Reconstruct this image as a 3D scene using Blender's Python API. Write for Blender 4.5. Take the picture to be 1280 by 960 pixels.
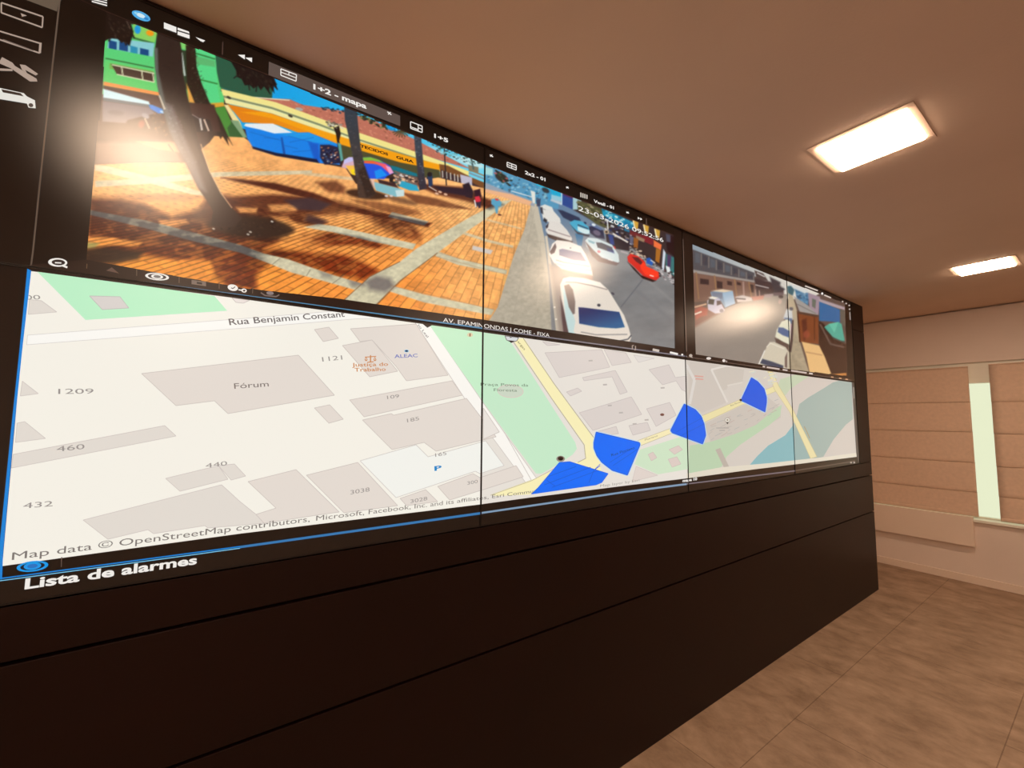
import bpy, bmesh, math, random
import numpy as np
from mathutils import Vector, Matrix
from mathutils.geometry import tessellate_polygon

for o in list(bpy.data.objects):
    bpy.data.objects.remove(o, do_unlink=True)
S = bpy.context.scene
COL = S.collection
random.seed(7)
rng = np.random.default_rng(11)

# ---------------------------------------------------------------- camera, world, lights, exposure
F_PX, YAW, PITCH, ROLL = 523.4526, math.radians(-55.6017), math.radians(4.3312), math.radians(0.3533)
CAM = np.array([1.26874, 0.0, 1.45328])
fw = np.array([math.sin(YAW)*math.cos(PITCH), math.cos(YAW)*math.cos(PITCH), math.sin(PITCH)])
r0 = np.array([math.cos(YAW), -math.sin(YAW), 0.0]); u0 = np.cross(r0, fw)
rt = r0*math.cos(ROLL)+u0*math.sin(ROLL); up = -r0*math.sin(ROLL)+u0*math.cos(ROLL)
cd = bpy.data.cameras.new('camera'); cam = bpy.data.objects.new('camera', cd); COL.objects.link(cam)
cam.matrix_world = Matrix(((rt[0], up[0], -fw[0], CAM[0]), (rt[1], up[1], -fw[1], CAM[1]), (rt[2], up[2], -fw[2], CAM[2]), (0, 0, 0, 1)))
cd.sensor_fit = 'HORIZONTAL'; cd.sensor_width = 36.0; cd.lens = F_PX*36.0/1280.0
cd.clip_start = 0.02
S.camera = cam

LAMP_L = 75.0                    # radiance of the ceiling panels
SCR_ROUGH = .29
LAMP_RGB = (1.0, 0.73, 0.52)
DAY_RGB = (0.80, 0.83, 0.60)
w = bpy.data.worlds.new('daylight'); S.world = w; w.use_nodes = True
w.node_tree.nodes['Background'].inputs[0].default_value = (*DAY_RGB, 1)
w.node_tree.nodes['Background'].inputs[1].default_value = 1.05
S.view_settings.view_transform = 'Standard'
S.view_settings.look = 'None'
S.view_settings.exposure = 0.0
S.view_settings.gamma = 1.0
S.view_settings.use_curve_mapping = False
S.cycles.use_denoising = True
S.cycles.max_bounces = 8
S.cycles.sample_clamp_indirect = 4.0

# ---------------------------------------------------------------- helpers
def lin(c):
    c = np.asarray(c, float)/255.0
    return np.where(c <= 0.04045, c/12.92, ((c+0.055)/1.055)**2.4)

def mat(name, rgb, rough=0.6, spec=0.4, noise=0.0, nscale=8.0, metallic=0.0, bump=0.0, bscale=60.0):
    m = bpy.data.materials.new(name); m.use_nodes = True
    nt = m.node_tree; b = nt.nodes['Principled BSDF']
    b.inputs['Base Color'].default_value = (*rgb, 1); b.inputs['Roughness'].default_value = rough
    b.inputs['Specular IOR Level'].default_value = spec; b.inputs['Metallic'].default_value = metallic
    tc = nt.nodes.new('ShaderNodeTexCoord')
    if noise:
        n = nt.nodes.new('ShaderNodeTexNoise'); n.inputs['Scale'].default_value = nscale; n.inputs['Detail'].default_value = 5
        nt.links.new(tc.outputs['Object'], n.inputs['Vector'])
        r = nt.nodes.new('ShaderNodeValToRGB')
        r.color_ramp.elements[0].position = .3; r.color_ramp.elements[1].position = .7
        r.color_ramp.elements[0].color = (*[c*(1-noise) for c in rgb], 1)
        r.color_ramp.elements[1].color = (*[min(1, c*(1+noise)) for c in rgb], 1)
        nt.links.new(n.outputs['Fac'], r.inputs['Fac']); nt.links.new(r.outputs['Color'], b.inputs['Base Color'])
    if bump:
        n2 = nt.nodes.new('ShaderNodeTexNoise'); n2.inputs['Scale'].default_value = bscale; n2.inputs['Detail'].default_value = 4
        nt.links.new(tc.outputs['Object'], n2.inputs['Vector'])
        bp = nt.nodes.new('ShaderNodeBump'); bp.inputs['Strength'].default_value = bump; bp.inputs['Distance'].default_value = .004
        nt.links.new(n2.outputs['Fac'], bp.inputs['Height']); nt.links.new(bp.outputs['Normal'], b.inputs['Normal'])
    return m

def emis(name, rgb, strength):
    m = bpy.data.materials.new(name); m.use_nodes = True
    b = m.node_tree.nodes['Principled BSDF']
    b.inputs['Base Color'].default_value = (.8, .8, .8, 1)
    b.inputs['Emission Color'].default_value = (*rgb, 1); b.inputs['Emission Strength'].default_value = strength
    return m

def box(bm, x0, x1, y0, y1, z0, z1, bevel=0.0):
    t = bmesh.new()
    bmesh.ops.create_cube(t, size=1)
    for v in t.verts:
        v.co = Vector(((x0+x1)/2+v.co.x*(x1-x0), (y0+y1)/2+v.co.y*(y1-y0), (z0+z1)/2+v.co.z*(z1-z0)))
    if bevel:
        bmesh.ops.bevel(t, geom=list(t.edges), offset=bevel, segments=2, profile=.5, affect='EDGES')
    me = bpy.data.meshes.new('tmp'); t.to_mesh(me); t.free()
    bm.from_mesh(me); bpy.data.meshes.remove(me)

def obj(name, bm, m, parent=None, smooth=False):
    me = bpy.data.meshes.new(name); bm.to_mesh(me); bm.free()
    o = bpy.data.objects.new(name, me); COL.objects.link(o)
    if m: me.materials.append(m)
    if smooth:
        for p in me.polygons: p.use_smooth = True
    if parent:
        o.parent = parent
    return o

def struct(name, bm, m, parent=None):
    o = obj(name, bm, m, parent)
    if parent is None: o['kind'] = 'structure'
    return o

def thing(name, label, cat, loc=(0, 0, 0), group=None):
    o = bpy.data.objects.new(name, None); COL.objects.link(o); o.location = loc
    o.empty_display_size = .1
    o['label'] = label; o['category'] = cat; o['kind'] = 'thing'
    if group: o['group'] = group
    return o

def tag(o, label, cat, group=None):
    o['label'] = label; o['category'] = cat; o['kind'] = 'thing'
    if group: o['group'] = group
    return o

# ---------------------------------------------------------------- sizes (metres). video wall lies in the plane x = 0
H = 2.45
PW, PH = 1.2118, 0.6806
Y0 = 0.7412 - PW                      # left edge of the first visible panel column
ZB, ZM = 1.0749, 1.7540               # bottom of the display, joint between its two rows
ZT = ZM + PH
YE = 4.6586                           # end of the clad wall
YB = 5.534                            # back wall
XR, YF, XL = 4.3, -2.6, -0.34         # right wall, wall behind the camera, wall behind the cladding
G2, G3 = 0.9613, 0.6534

# ---------------------------------------------------------------- materials of the room
paint = mat('wall_paint', (.80, .685, .61), .8, .2, .03, 3, bump=.15, bscale=150)
ceil_m = mat('ceiling_paint', (.69, .515, .40), .85, .15, .03, 2, bump=.12, bscale=120)
white = mat('white_lacquer', (.83, .69, .58), .45, .4, .02, 4)
frame_m = mat('window_frame_white', (.90, .88, .78), .4, .4, .02, 5)
black = mat('black_plastic', (.012, .009, .008), .4, .4, .1, 20)
clad_m = mat('dark_cladding', (.009, .0022, .0016), .42, .22, .12, 3, bump=.05, bscale=200)

# floor: 0.6 x 1.2 m tiles, cloudy brown stone look
def floor_mat():
    m = bpy.data.materials.new('floor_tiles'); m.use_nodes = True
    nt = m.node_tree; b = nt.nodes['Principled BSDF']; L = nt.links.new
    tc = nt.nodes.new('ShaderNodeTexCoord'); mp = nt.nodes.new('ShaderNodeMapping')
    mp.inputs['Rotation'].default_value = (0, 0, math.radians(90))
    mp.inputs['Location'].default_value = (-1.75+2.4, .285, 0)
    L(tc.outputs['Object'], mp.inputs['Vector'])
    mp.inputs['Location'].default_value = (0.0, 0.0, 0.0)
    br = nt.nodes.new('ShaderNodeTexBrick')
    br.inputs['Scale'].default_value = 1; br.inputs['Brick Width'].default_value = 1.2; br.inputs['Row Height'].default_value = .6
    br.inputs['Mortar Size'].default_value = .0022; br.inputs['Mortar Smooth'].default_value = .1
    br.offset = .5; br.inputs['Color1'].default_value = (.97, .97, .97, 1); br.inputs['Color2'].default_value = (1, 1, 1, 1)
    br.inputs['Mortar'].default_value = (.58, .55, .52, 1)
    L(mp.outputs['Vector'], br.inputs['Vector'])
    n1 = nt.nodes.new('ShaderNodeTexNoise'); n1.inputs['Scale'].default_value = 5.5; n1.inputs['Detail'].default_value = 8; n1.inputs['Roughness'].default_value = .70
    n1.inputs['Distortion'].default_value = .25
    mp2 = nt.nodes.new('ShaderNodeMapping'); mp2.inputs['Scale'].default_value = (.85, 1.25, 1)
    L(tc.outputs['Object'], mp2.inputs['Vector']); L(mp2.outputs['Vector'], n1.inputs['Vector'])
    rp = nt.nodes.new('ShaderNodeValToRGB')
    rp.color_ramp.elements[0].position = .28; rp.color_ramp.elements[1].position = .74
    rp.color_ramp.elements[0].color = (.21, .136, .086, 1); rp.color_ramp.elements[1].color = (.50, .355, .25, 1)
    L(n1.outputs['Fac'], rp.inputs['Fac'])
    mx = nt.nodes.new('ShaderNodeMix'); mx.data_type = 'RGBA'; mx.blend_type = 'MULTIPLY'; mx.inputs['Factor'].default_value = 1
    L(rp.outputs['Color'], mx.inputs['A']); L(br.outputs['Color'], mx.inputs['B']); L(mx.outputs['Result'], b.inputs['Base Color'])
    b.inputs['Roughness'].default_value = .55; b.inputs['Specular IOR Level'].default_value = .3
    return m

# ---------------------------------------------------------------- room shell
bm = bmesh.new(); box(bm, XL-.1, XR+.1, YF-.1, YB+.3, -.1, 0)
fl = struct('floor', bm, None)
# move the tile grid so that its joints fall where they run in the room (x = .28, cross joint y = 1.75)
fl.data.transform(Matrix.Translation((-.28, -1.75, 0))); fl.location = (.28, 1.75, 0)
fl.data.materials.append(floor_mat())
LX, LY, LS = .8035, 1.889, .30        # first ceiling light, centre and size
lamp_xy = [(x, LY+dy) for x in (LX, LX+2.0) for dy in (-4.36, -2.18, 0, 2.18)]  # far row and rearmost near lamp are unseen, added to light the room
cut = .1475
def ceiling():
    bm = bmesh.new()
    xs = sorted({XL-.1, XR+.1, *[x-cut for x, _ in lamp_xy], *[x+cut for x, _ in lamp_xy]})
    ys = sorted({YF-.1, YB+.3, *[y-cut for _, y in lamp_xy], *[y+cut for _, y in lamp_xy]})
    for i in range(len(xs)-1):
        for j in range(len(ys)-1):
            cx, cy = (xs[i]+xs[i+1])/2, (ys[j]+ys[j+1])/2
            if any(abs(cx-x) < cut and abs(cy-y) < cut for x, y in lamp_xy): continue
            box(bm, xs[i], xs[i+1], ys[j], ys[j+1], H, H+.05)
    bmesh.ops.remove_doubles(bm, verts=bm.verts, dist=1e-5)
    dup = {}
    for f in bm.faces: dup.setdefault(tuple(round(c, 4) for c in f.calc_center_median()), []).append(f)
    bmesh.ops.delete(bm, geom=[f for fs in dup.values() if len(fs) > 1 for f in fs], context='FACES')
    box(bm, XL-.1, XR+.1, YF-.1, YB+.3, H+.12, H+.2)
    return bm
struct('ceiling', ceiling(), ceil_m)
# back wall with its window opening
WX0, WX1, WZ0, WZ1 = -.30, 2.9, .556, 1.958
bm = bmesh.new()
box(bm, XL-.1, XR+.1, YB, YB+.16, 0, WZ0); box(bm, XL-.1, XR+.1, YB, YB+.16, WZ1, H-.016); box(bm, XL-.1, XR+.1, YB+.04, YB+.16, H-.016, H)
box(bm, XL-.1, WX0, YB, YB+.16, WZ0, WZ1); box(bm, WX1, XR+.1, YB, YB+.16, WZ0, WZ1)
struct('wall_back', bm, paint)
bm = bmesh.new(); box(bm, XL-.1, XL, YF-.1, YB, 0, H); struct('wall_left', bm, paint)
bm = bmesh.new(); box(bm, XR, XR+.1, YF-.1, YB, 0, H); struct('wall_right', bm, paint)
bm = bmesh.new(); box(bm, XL, XR, YF-.1, YF, 0, H); struct('wall_front', bm, paint)
bm = bmesh.new(); box(bm, XL, XR, YB-.014, YB, 0, .066, .002); struct('baseboard_back', bm, white)
bm = bmesh.new(); box(bm, XR-.014, XR, YF, YB-.014, 0, .066, .002); struct('baseboard_right', bm, white)
# window: sill, frame with its head board, mullions, glass
bm = bmesh.new(); box(bm, WX0, WX1, YB-.034, YB+.155, WZ0-.012, WZ0+.010, .002)
wn = bpy.data.objects.new('window_1', None); COL.objects.link(wn); wn.location = (0, YB, WZ0); wn['kind'] = 'structure'
def wpart(name, bm, m):
    bm.transform(Matrix.Translation((0, -YB, -WZ0))); return obj(name, bm, m, wn)
wpart('window_sill', bm, frame_m)
bm = bmesh.new()
box(bm, WX0, WX1, YB+.03, YB+.13, 1.772, WZ1); box(bm, WX0, WX1, YB+.09, YB+.13, WZ0+.012, WZ0+.022)
for x in (WX0, .98, 1.9, WX1-.04): box(bm, x, x+.04, YB+.09, YB+.13, WZ0+.022, 1.762)
wpart('window_frame', bm, frame_m)
gm = bpy.data.materials.new('frosted_glass'); gm.use_nodes = True
gb = gm.node_tree.nodes['Principled BSDF']; gb.inputs['Transmission Weight'].default_value = 1; gb.inputs['Roughness'].default_value = .35
gb.inputs['Base Color'].default_value = (.97, .98, .95, 1); gb.inputs['IOR'].default_value = 1.1
bm = bmesh.new(); box(bm, WX0+.01, WX1-.01, YB+.106, YB+.110, WZ0+.02, 1.765); wpart('window_pane', bm, gm)

# ---------------------------------------------------------------- ceiling lights
diff_m = emis('light_diffuser', LAMP_RGB, LAMP_L)
def ceiling_light(x, y, label):
    t = thing('ceiling_light', label, 'ceiling light', (x, y, H), 'square recessed ceiling lights')
    bm = bmesh.new(); h = .147; d = .122
    for a in ((-h, h, -h, -d), (-h, h, d, h), (-h, -d, -d, d), (d, h, -d, d)):
        box(bm, a[0], a[1], a[2], a[3], -.0015, .006, .0006)
    box(bm, -d-.004, d+.004, -d-.004, d+.004, .012, .03)
    obj('frame', bm, ceil_m, t)
    bm = bmesh.new(); box(bm, -d+.0005, d-.0005, -d+.0005, d-.0005, -.007, .008, .002); obj('diffuser', bm, diff_m, t)
    return t
ll = {(0, 2): 'square recessed ceiling light above the middle of the video wall, well away from the blinds',
      (0, 3): 'square recessed ceiling light close to the back wall with the blinds'}
for i, (x, y) in enumerate(lamp_xy):
    c, k = divmod(i, 4)
    ceiling_light(x, y, ll.get((c, k), ('square recessed ceiling light whose reflection glows on the tall tree trunk picture' if (c, k) == (0, 1) else
                  'added unseen ceiling light in the row by the video wall, farthest from the window' if (c, k) == (0, 0) else
                  'added unseen ceiling light in the far row from the video wall, place %s along it' % ('one', 'two', 'three', 'four')[k])))

# ---------------------------------------------------------------- roman blinds
blind_m = mat('blind_fabric', (.74, .55, .42), .9, .1, .05, 40, bump=.25, bscale=400)
def roman_blind(x0, x1, seams, label, sag=.004, seed=1):
    t = thing('roman_blind', label, 'blind', ((x0+x1)/2, YB-.012, seams[-1]), 'beige roman blinds at the back window')
    R = random.Random(seed)
    ph = [R.uniform(0, 6) for _ in range(6)]
    zc = seams[-1]
    nx = 40
    rows = []                                  # (z, y offset) profile from top to bottom
    for a, b in zip(seams[:-1], seams[1:]):
        n = 10
        for k in range(n+1):
            s = (0, .012, .05, .15, .3, .45, .6, .75, .88, .985, 1)[k]
            off = -.003*math.sin(math.pi*s)**.6 - .007*s**2 + (.007 if k == 0 else (.002 if k == n else 0))
            rows.append((a+(b-a)*s, off))
    bm = bmesh.new(); grid = []
    for (z, off) in rows:
        r = []
        for i in range(nx+1):
            u = i/nx; x = x0+(x1-x0)*u
            lowness = (seams[0]-z)/(seams[0]-seams[-1])
            wob = .0022*lowness*math.sin(u*5+ph[0]+z*6)+.0012*math.sin(u*13+ph[1]+z*9)*lowness
            zz = z + .003*lowness*math.sin(u*4+ph[2])
            r.append(bm.verts.new((x-(x0+x1)/2, off+wob, zz-zc)))
        grid.append(r)
    for a, b in zip(grid[:-1], grid[1:]):
        for i in range(nx): bm.faces.new((a[i], b[i], b[i+1], a[i+1]))
    f = obj('fabric', bm, blind_m, t, True)
    md = f.modifiers.new('thick', 'SOLIDIFY'); md.thickness = .002; md.offset = -1
    bm = bmesh.new(); box(bm, x0-(x0+x1)/2, x1-(x0+x1)/2, -.012, .004, seams[0]-zc-.004, seams[0]-zc+.004, .002); obj('headrail', bm, blind_m, t)
    bm = bmesh.new(); box(bm, x0-(x0+x1)/2+.003, x1-(x0+x1)/2-.003, -.013, -.003, .004, .026, .002); obj('bottom_bar', bm, blind_m, t)
    return t
roman_blind(-.32, .492, [1.920, 1.601, 1.333, 1.063, .803, .592], 'beige roman blind hanging above the white boxed panel, next to the dark cladding', seed=3)
roman_blind(.617, 2.93, [1.926, 1.601, 1.325, 1.045, .790, .582], 'wide beige roman blind ending above the window sill, with no boxed panel under it', seed=5)
# boxed panel under the first blind
bm = bmesh.new(); box(bm, -.33, .458, -.05, 0, 0, .258, .002)
o = obj('boxed_panel', bm, white); o.location = (0, YB, .327)
tag(o, 'plain white boxed panel on the wall just below a roman blind', 'panel')

# ---------------------------------------------------------------- dark cladding around the video wall
YL = -2.59
def board(y0, y1, z0, z1, label, x0=-.03, x1=.0):
    bm = bmesh.new(); box(bm, x0, x1, -(y1-y0)/2, (y1-y0)/2, 0, z1-z0, .0012)
    o = obj('cladding_board', bm, clad_m); o.location = (0, (y0+y1)/2, z0)
    return tag(o, label, 'cladding', 'dark boards cladding the video wall')
g = .004
board(YL, YE, 0, G3-g, 'tall dark cladding board at the foot of the video wall, standing on the floor')
board(YL, YE, G3+g, G2-g, 'second dark cladding board up from the floor below the screens')
board(YL, YE, G2+g, ZB-g, 'narrow dark cladding board directly under the bottom row of screens')
YS = Y0+4*PW
board(YS+g, YE, ZB, 2.205, 'dark upright cladding board between the screens and the window wall')
board(YS+g, YE, 2.21, H-.004, 'short dark cladding board under the ceiling between the screens and the window wall')
board(YL, Y0-g, ZB, H-.004, 'dark cladding board beyond the screen side bar, at the end away from the window')
board(Y0, YS, ZT+.002, H-.002, 'thin dark filler strip between the screens and the ceiling', -.03, -.004)
bm = bmesh.new(); box(bm, XL+.002, -.032, YL, YE-.06, 0, H-.002)
struct('wall_partition', bm, black)

# ================================================================ what the screens show
def wall_pts(px, py):
    """points of the picture plane -> (y, z) on the video wall"""
    px = np.asarray(px, float); py = np.asarray(py, float)
    a = (px-640)/F_PX; b = (480-py)/F_PX
    d = fw[None]+a.reshape(-1, 1)*rt[None]+b.reshape(-1, 1)*up[None]
    t = -CAM[0]/d[:, 0]
    P = CAM[None]+t[:, None]*d
    return P[:, 1], P[:, 2]

def pic_pts(y, z):
    d = np.stack([np.full(y.size, -CAM[0]), y.ravel()-CAM[1], z.ravel()-CAM[2]], 1)
    k = d@fw
    return 640+F_PX*(d@rt)/k, 480-F_PX*(d@up)/k

exec_order = []
# ---- vector layers: triangles in (y, z, depth) with a colour, cut to each panel afterwards
class Layer:
    def __init__(s, base, step): s.x = base; s.step = step; s.tris = []
    def up(s): s.x += s.step
    def tri2(s, P, col):                          # P: three (y, z)
        s.tris.append((P, s.x, col))
    def poly(s, pts, col, line=None, lw=.8):
        s.up()
        y, z = wall_pts([p[0] for p in pts], [p[1] for p in pts])
        v = [Vector((a, b, 0)) for a, b in zip(y, z)]
        for t in tessellate_polygon([v]):
            s.tri2([(v[i].x, v[i].y) for i in t], col)
        if line: s.line(list(pts)+[pts[0]], lw, line)
    def line(s, pts, w_, col):
        s.up()
        for (x0, y0), (x1, y1) in zip(pts[:-1], pts[1:]):
            d = math.hypot(x1-x0, y1-y0) or 1; nx, ny = -(y1-y0)/d*w_/2, (x1-x0)/d*w_/2
            q = [(x0+nx, y0+ny), (x1+nx, y1+ny), (x1-nx, y1-ny), (x0-nx, y0-ny)]
            y, z = wall_pts([p[0] for p in q], [p[1] for p in q])
            a = list(zip(y, z)); s.tri2([a[0], a[1], a[2]], col); s.tri2([a[0], a[2], a[3]], col)
    def oval(s, cx, cy, rx, ry, col, rot=0, n=20, line=None, lw=.8):
        c, d = math.cos(rot), math.sin(rot)
        s.poly([(cx+rx*math.cos(t)*c-ry*math.sin(t)*d, cy+rx*math.cos(t)*d+ry*math.sin(t)*c) for t in [2*math.pi*k/n for k in range(n)]], col, line, lw)
    def text(s, body, p0, p1, cap, col, bold=0.0):
        """body set between two points of its baseline, cap = height of a capital letter"""
        s.up()
        cu = bpy.data.curves.new('t', 'FONT'); cu.body = body; cu.offset = bold; cu.resolution_u = 3
        ob = bpy.data.objects.new('t', cu); COL.objects.link(ob)
        dg = bpy.context.evaluated_depsgraph_get(); ev = ob.evaluated_get(dg); me = ev.to_mesh()
        me.calc_loop_triangles()
        V = np.array([v.co[:2] for v in me.vertices]) if len(me.vertices) else np.zeros((0, 2))
        T = [tuple(t.vertices) for t in me.loop_triangles]
        ev.to_mesh_clear(); bpy.data.objects.remove(ob); bpy.data.curves.remove(cu)
        if not len(V): return
        (ya, yb), (za, zb) = wall_pts([p0[0], p1[0]], [p0[1], p1[1]])
        mx, my = (p0[0]+p1[0])/2, (p0[1]+p1[1])/2
        (yc, yd), (zc, zd) = wall_pts([mx, mx], [my, my-cap])
        x0, x1 = V[:, 0].min(), V[:, 0].max()
        ux, uz = yb-ya, zb-za; ln = math.hypot(ux, uz)
        nx, nz = -uz/ln, ux/ln
        h = ((yd-yc)*nx+(zd-zc)*nz)/.70
        P = [((ya+ux*(a-x0)/(x1-x0)+nx*h*b), (za+uz*(a-x0)/(x1-x0)+nz*h*b)) for a, b in V]
        for t in T: s.tri2([P[i] for i in t], col)

def clip(poly, axis, val, keep_greater):
    out = []
    for i in range(len(poly)):
        a, b = poly[i], poly[(i+1) % len(poly)]
        ia = (a[axis] >= val) == keep_greater; ib = (b[axis] >= val) == keep_greater
        if ia: out.append(a)
        if ia != ib:
            t = (val-a[axis])/(b[axis]-a[axis])
            out.append((a[0]+(b[0]-a[0])*t, a[1]+(b[1]-a[1])*t))
    return out

# ---- raster canvas for the two camera pictures (2 x the picture grid)
SC = 2; CX0, CY0, CW, CH = 95, 0, 980, 485
canvas = np.zeros((CH*SC, CW*SC, 3)); canvas[:] = (60, 42, 36)
gx = (np.arange(CW*SC)+.5)/SC+CX0; gy = (np.arange(CH*SC)+.5)/SC+CY0

def noise2(scale_x, scale_y, seed, octaves=3):
    r = np.random.default_rng(seed); out = np.zeros((CH*SC, CW*SC)); amp = 1; tot = 0
    for o in range(octaves):
        nx_ = int(CW/scale_x*2**o)+3; ny_ = int(CH/scale_y*2**o)+3
        g_ = r.random((ny_, nx_))
        fx = np.linspace(0, nx_-2.001, CW*SC); fy = np.linspace(0, ny_-2.001, CH*SC)
        ix = fx.astype(int); iy = fy.astype(int); tx = fx-ix; ty = (fy-iy)[:, None]
        tx = tx*tx*(3-2*tx); ty = ty*ty*(3-2*ty)
        a = g_[iy][:, ix]; b = g_[iy][:, ix+1]; c = g_[iy+1][:, ix]; d = g_[iy+1][:, ix+1]
        out += amp*((a*(1-tx)+b*tx)*(1-ty)+(c*(1-tx)+d*tx)*ty); tot += amp; amp *= .55
    return out/tot

def window_(pts, pad):
    xs = [p[0] for p in pts]; ys = [p[1] for p in pts]
    i0 = max(0, int((min(xs)-pad-CX0)*SC)); i1 = min(CW*SC, int((max(xs)+pad-CX0)*SC)+2)
    j0 = max(0, int((min(ys)-pad-CY0)*SC)); j1 = min(CH*SC, int((max(ys)+pad-CY0)*SC)+2)
    return i0, i1, j0, j1

def coverage(pts, soft):
    i0, i1, j0, j1 = window_(pts, soft+2)
    if i1 <= i0 or j1 <= j0: return None
    X, Y = np.meshgrid(gx[i0:i1], gy[j0:j1])
    inside = np.zeros(X.shape, bool); dist = np.full(X.shape, 1e9)
    n = len(pts)
    for k in range(n):
        (x0, y0), (x1, y1) = pts[k], pts[(k+1) % n]
        if y0 != y1:
            c = ((y0 > Y) != (y1 > Y)) & (X < (x1-x0)*(Y-y0)/(y1-y0)+x0)
            inside ^= c
        dx, dy = x1-x0, y1-y0; L2 = dx*dx+dy*dy or 1e-9
        t = np.clip(((X-x0)*dx+(Y-y0)*dy)/L2, 0, 1)
        dist = np.minimum(dist, np.hypot(X-x0-t*dx, Y-y0-t*dy))
    sd = np.where(inside, dist, -dist)
    return (i0, i1, j0, j1), np.clip(.5+sd/(2*max(soft, .35)), 0, 1)

def P(pts, col, soft=.4, alpha=1.0, tex=None):
    r = coverage(pts, soft)
    if r is None: return
    (i0, i1, j0, j1), a = r
    a = a*alpha
    if tex is not None: a = a*tex[j0:j1, i0:i1]
    c = np.asarray(col, float)
    canvas[j0:j1, i0:i1] = canvas[j0:j1, i0:i1]*(1-a[..., None])+c*a[..., None]

def G(pts, c0, c1, p0, p1, soft=.4, alpha=1.0):      # two-tone fill from p0 to p1
    r = coverage(pts, soft)
    if r is None: return
    (i0, i1, j0, j1), a = r; a = a*alpha
    X, Y = np.meshgrid(gx[i0:i1], gy[j0:j1]); dx, dy = p1[0]-p0[0], p1[1]-p0[1]
    t = np.clip(((X-p0[0])*dx+(Y-p0[1])*dy)/(dx*dx+dy*dy), 0, 1)[..., None]
    c = np.asarray(c0, float)*(1-t)+np.asarray(c1, float)*t
    canvas[j0:j1, i0:i1] = canvas[j0:j1, i0:i1]*(1-a[..., None])+c*a[..., None]

def MUL(pts, f, soft=2.0, tex=None):                 # tint what is already there
    r = coverage(pts, soft)
    if r is None: return
    (i0, i1, j0, j1), a = r
    if tex is not None: a = a*tex[j0:j1, i0:i1]
    canvas[j0:j1, i0:i1] *= 1-a[..., None]*(1-np.asarray(f, float))

def LN(pts, w_, col, alpha=1.0, soft=.35):
    for (x0, y0), (x1, y1) in zip(pts[:-1], pts[1:]):
        d = math.hypot(x1-x0, y1-y0) or 1; nx, ny = -(y1-y0)/d*w_/2, (x1-x0)/d*w_/2
        P([(x0+nx, y0+ny), (x1+nx, y1+ny), (x1-nx, y1-ny), (x0-nx, y0-ny)], col, soft, alpha)

def OV(cx, cy, rx, ry, col, rot=0.0, soft=.5, alpha=1.0, tex=None):
    c, d = math.cos(rot), math.sin(rot)
    P([(cx+rx*math.cos(t)*c-ry*math.sin(t)*d, cy+rx*math.cos(t)*d+ry*math.sin(t)*c) for t in [2*math.pi*k/18 for k in range(18)]], col, soft, alpha, tex)

def SPECK(pts, cols, n, smin, smax, seed, aspect=1.6, slope=.35, alpha=.9):  # small marks scattered inside a polygon
    r = random.Random(seed); xs = [p[0] for p in pts]; ys = [p[1] for p in pts]
    k = 0; tries = 0
    while k < n and tries < n*20:
        tries += 1
        x = r.uniform(min(xs), max(xs)); y = r.uniform(min(ys), max(ys)); ins = False
        for i in range(len(pts)):
            (x0, y0), (x1, y1) = pts[i], pts[(i+1) % len(pts)]
            if (y0 > y) != (y1 > y) and x < (x1-x0)*(y-y0)/(y1-y0)+x0: ins = not ins
        if not ins: continue
        k += 1
        s_ = r.uniform(smin, smax); OV(x, y, s_*aspect, s_/aspect**.5, r.choice(cols), slope+r.uniform(-.3, .3), .4, alpha)

n_a = noise2(14, 6, 1); n_b = noise2(40, 16, 2); n_c = noise2(4, 3, 3, 2); n_d = noise2(22, 8, 4)
def ss(x, a, b):
    t = np.clip((x-a)/(b-a), 0, 1); return t*t*(3-2*t)
# ================= picture of the square and the street (large camera view)
# sky
G([(255, 60), (345, 95), (470, 146), (610, 200), (850, 292), (850, 345), (600, 235), (300, 160)], (0, 160, 226), (110, 208, 232), (360, 110), (600, 205))
for (x, y, rx, ry, a) in ((590, 203, 16, 5, .8), (575, 200, 12, 4, .6), (620, 214, 14, 6, .7), (640, 222, 14, 6, .6), (545, 190, 14, 5, .5)):
    OV(x, y, rx, ry, (205, 232, 230), .4, 2, a)
# green building on the left
P([(131, 20), (280, 66), (280, 130), (205, 140), (128, 118)], (88, 205, 115))
P([(167, 30), (198, 39), (193, 53), (166, 46)], (135, 205, 95))
OV(172, 37, 4, 5.5, (25, 150, 215), 0, .8); OV(187.5, 41.5, 5, 3.6, (240, 150, 25), .3, .8)
P([(166, 46), (193, 53.5), (193, 56), (166, 48.5)], (60, 110, 60))
P([(136, 47), (193, 54), (191, 73), (134, 61)], (135, 200, 205))
for x0, x1, y0 in ((136, 146, 50), (149, 160, 52), (163, 172, 57), (175, 186, 60)):
    k = 9.5 if x0 > 160 else 10.5
    P([(x0, y0), (x1, y0+2.5), (x1, y0+k+2.2), (x0, y0+k)], (10, 70, 125) if x0 != 163 else (35, 140, 175), .5)
P([(133.5, 60), (191, 71), (192, 85), (132, 73)], (86, 206, 118)); LN([(132, 73), (192, 85)], 1.6, (50, 110, 55))
P([(131.5, 76), (192, 88), (197, 115), (130, 104)], (96, 207, 108)); P([(137, 79), (192, 89), (192, 96), (137, 86)], (120, 175, 80))
P([(139, 80), (193, 91), (193, 103), (146, 93)], (70, 50, 40)); LN([(140, 81), (193, 92)], 1.4, (220, 220, 180)); LN([(146, 93), (193, 103)], 1.3, (220, 220, 180))
for x in (152, 177, 191): LN([(x, 83+(x-152)*.2), (x+1.5, 94+(x-152)*.22)], 1.5, (220, 220, 180))
P([(129.5, 102), (199, 115.5), (199, 120), (129.5, 107)], (250, 150, 75))
P([(129, 107), (200, 120), (213, 142), (190, 140), (150, 122), (129, 112)], (80, 50, 42), .8)
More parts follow.
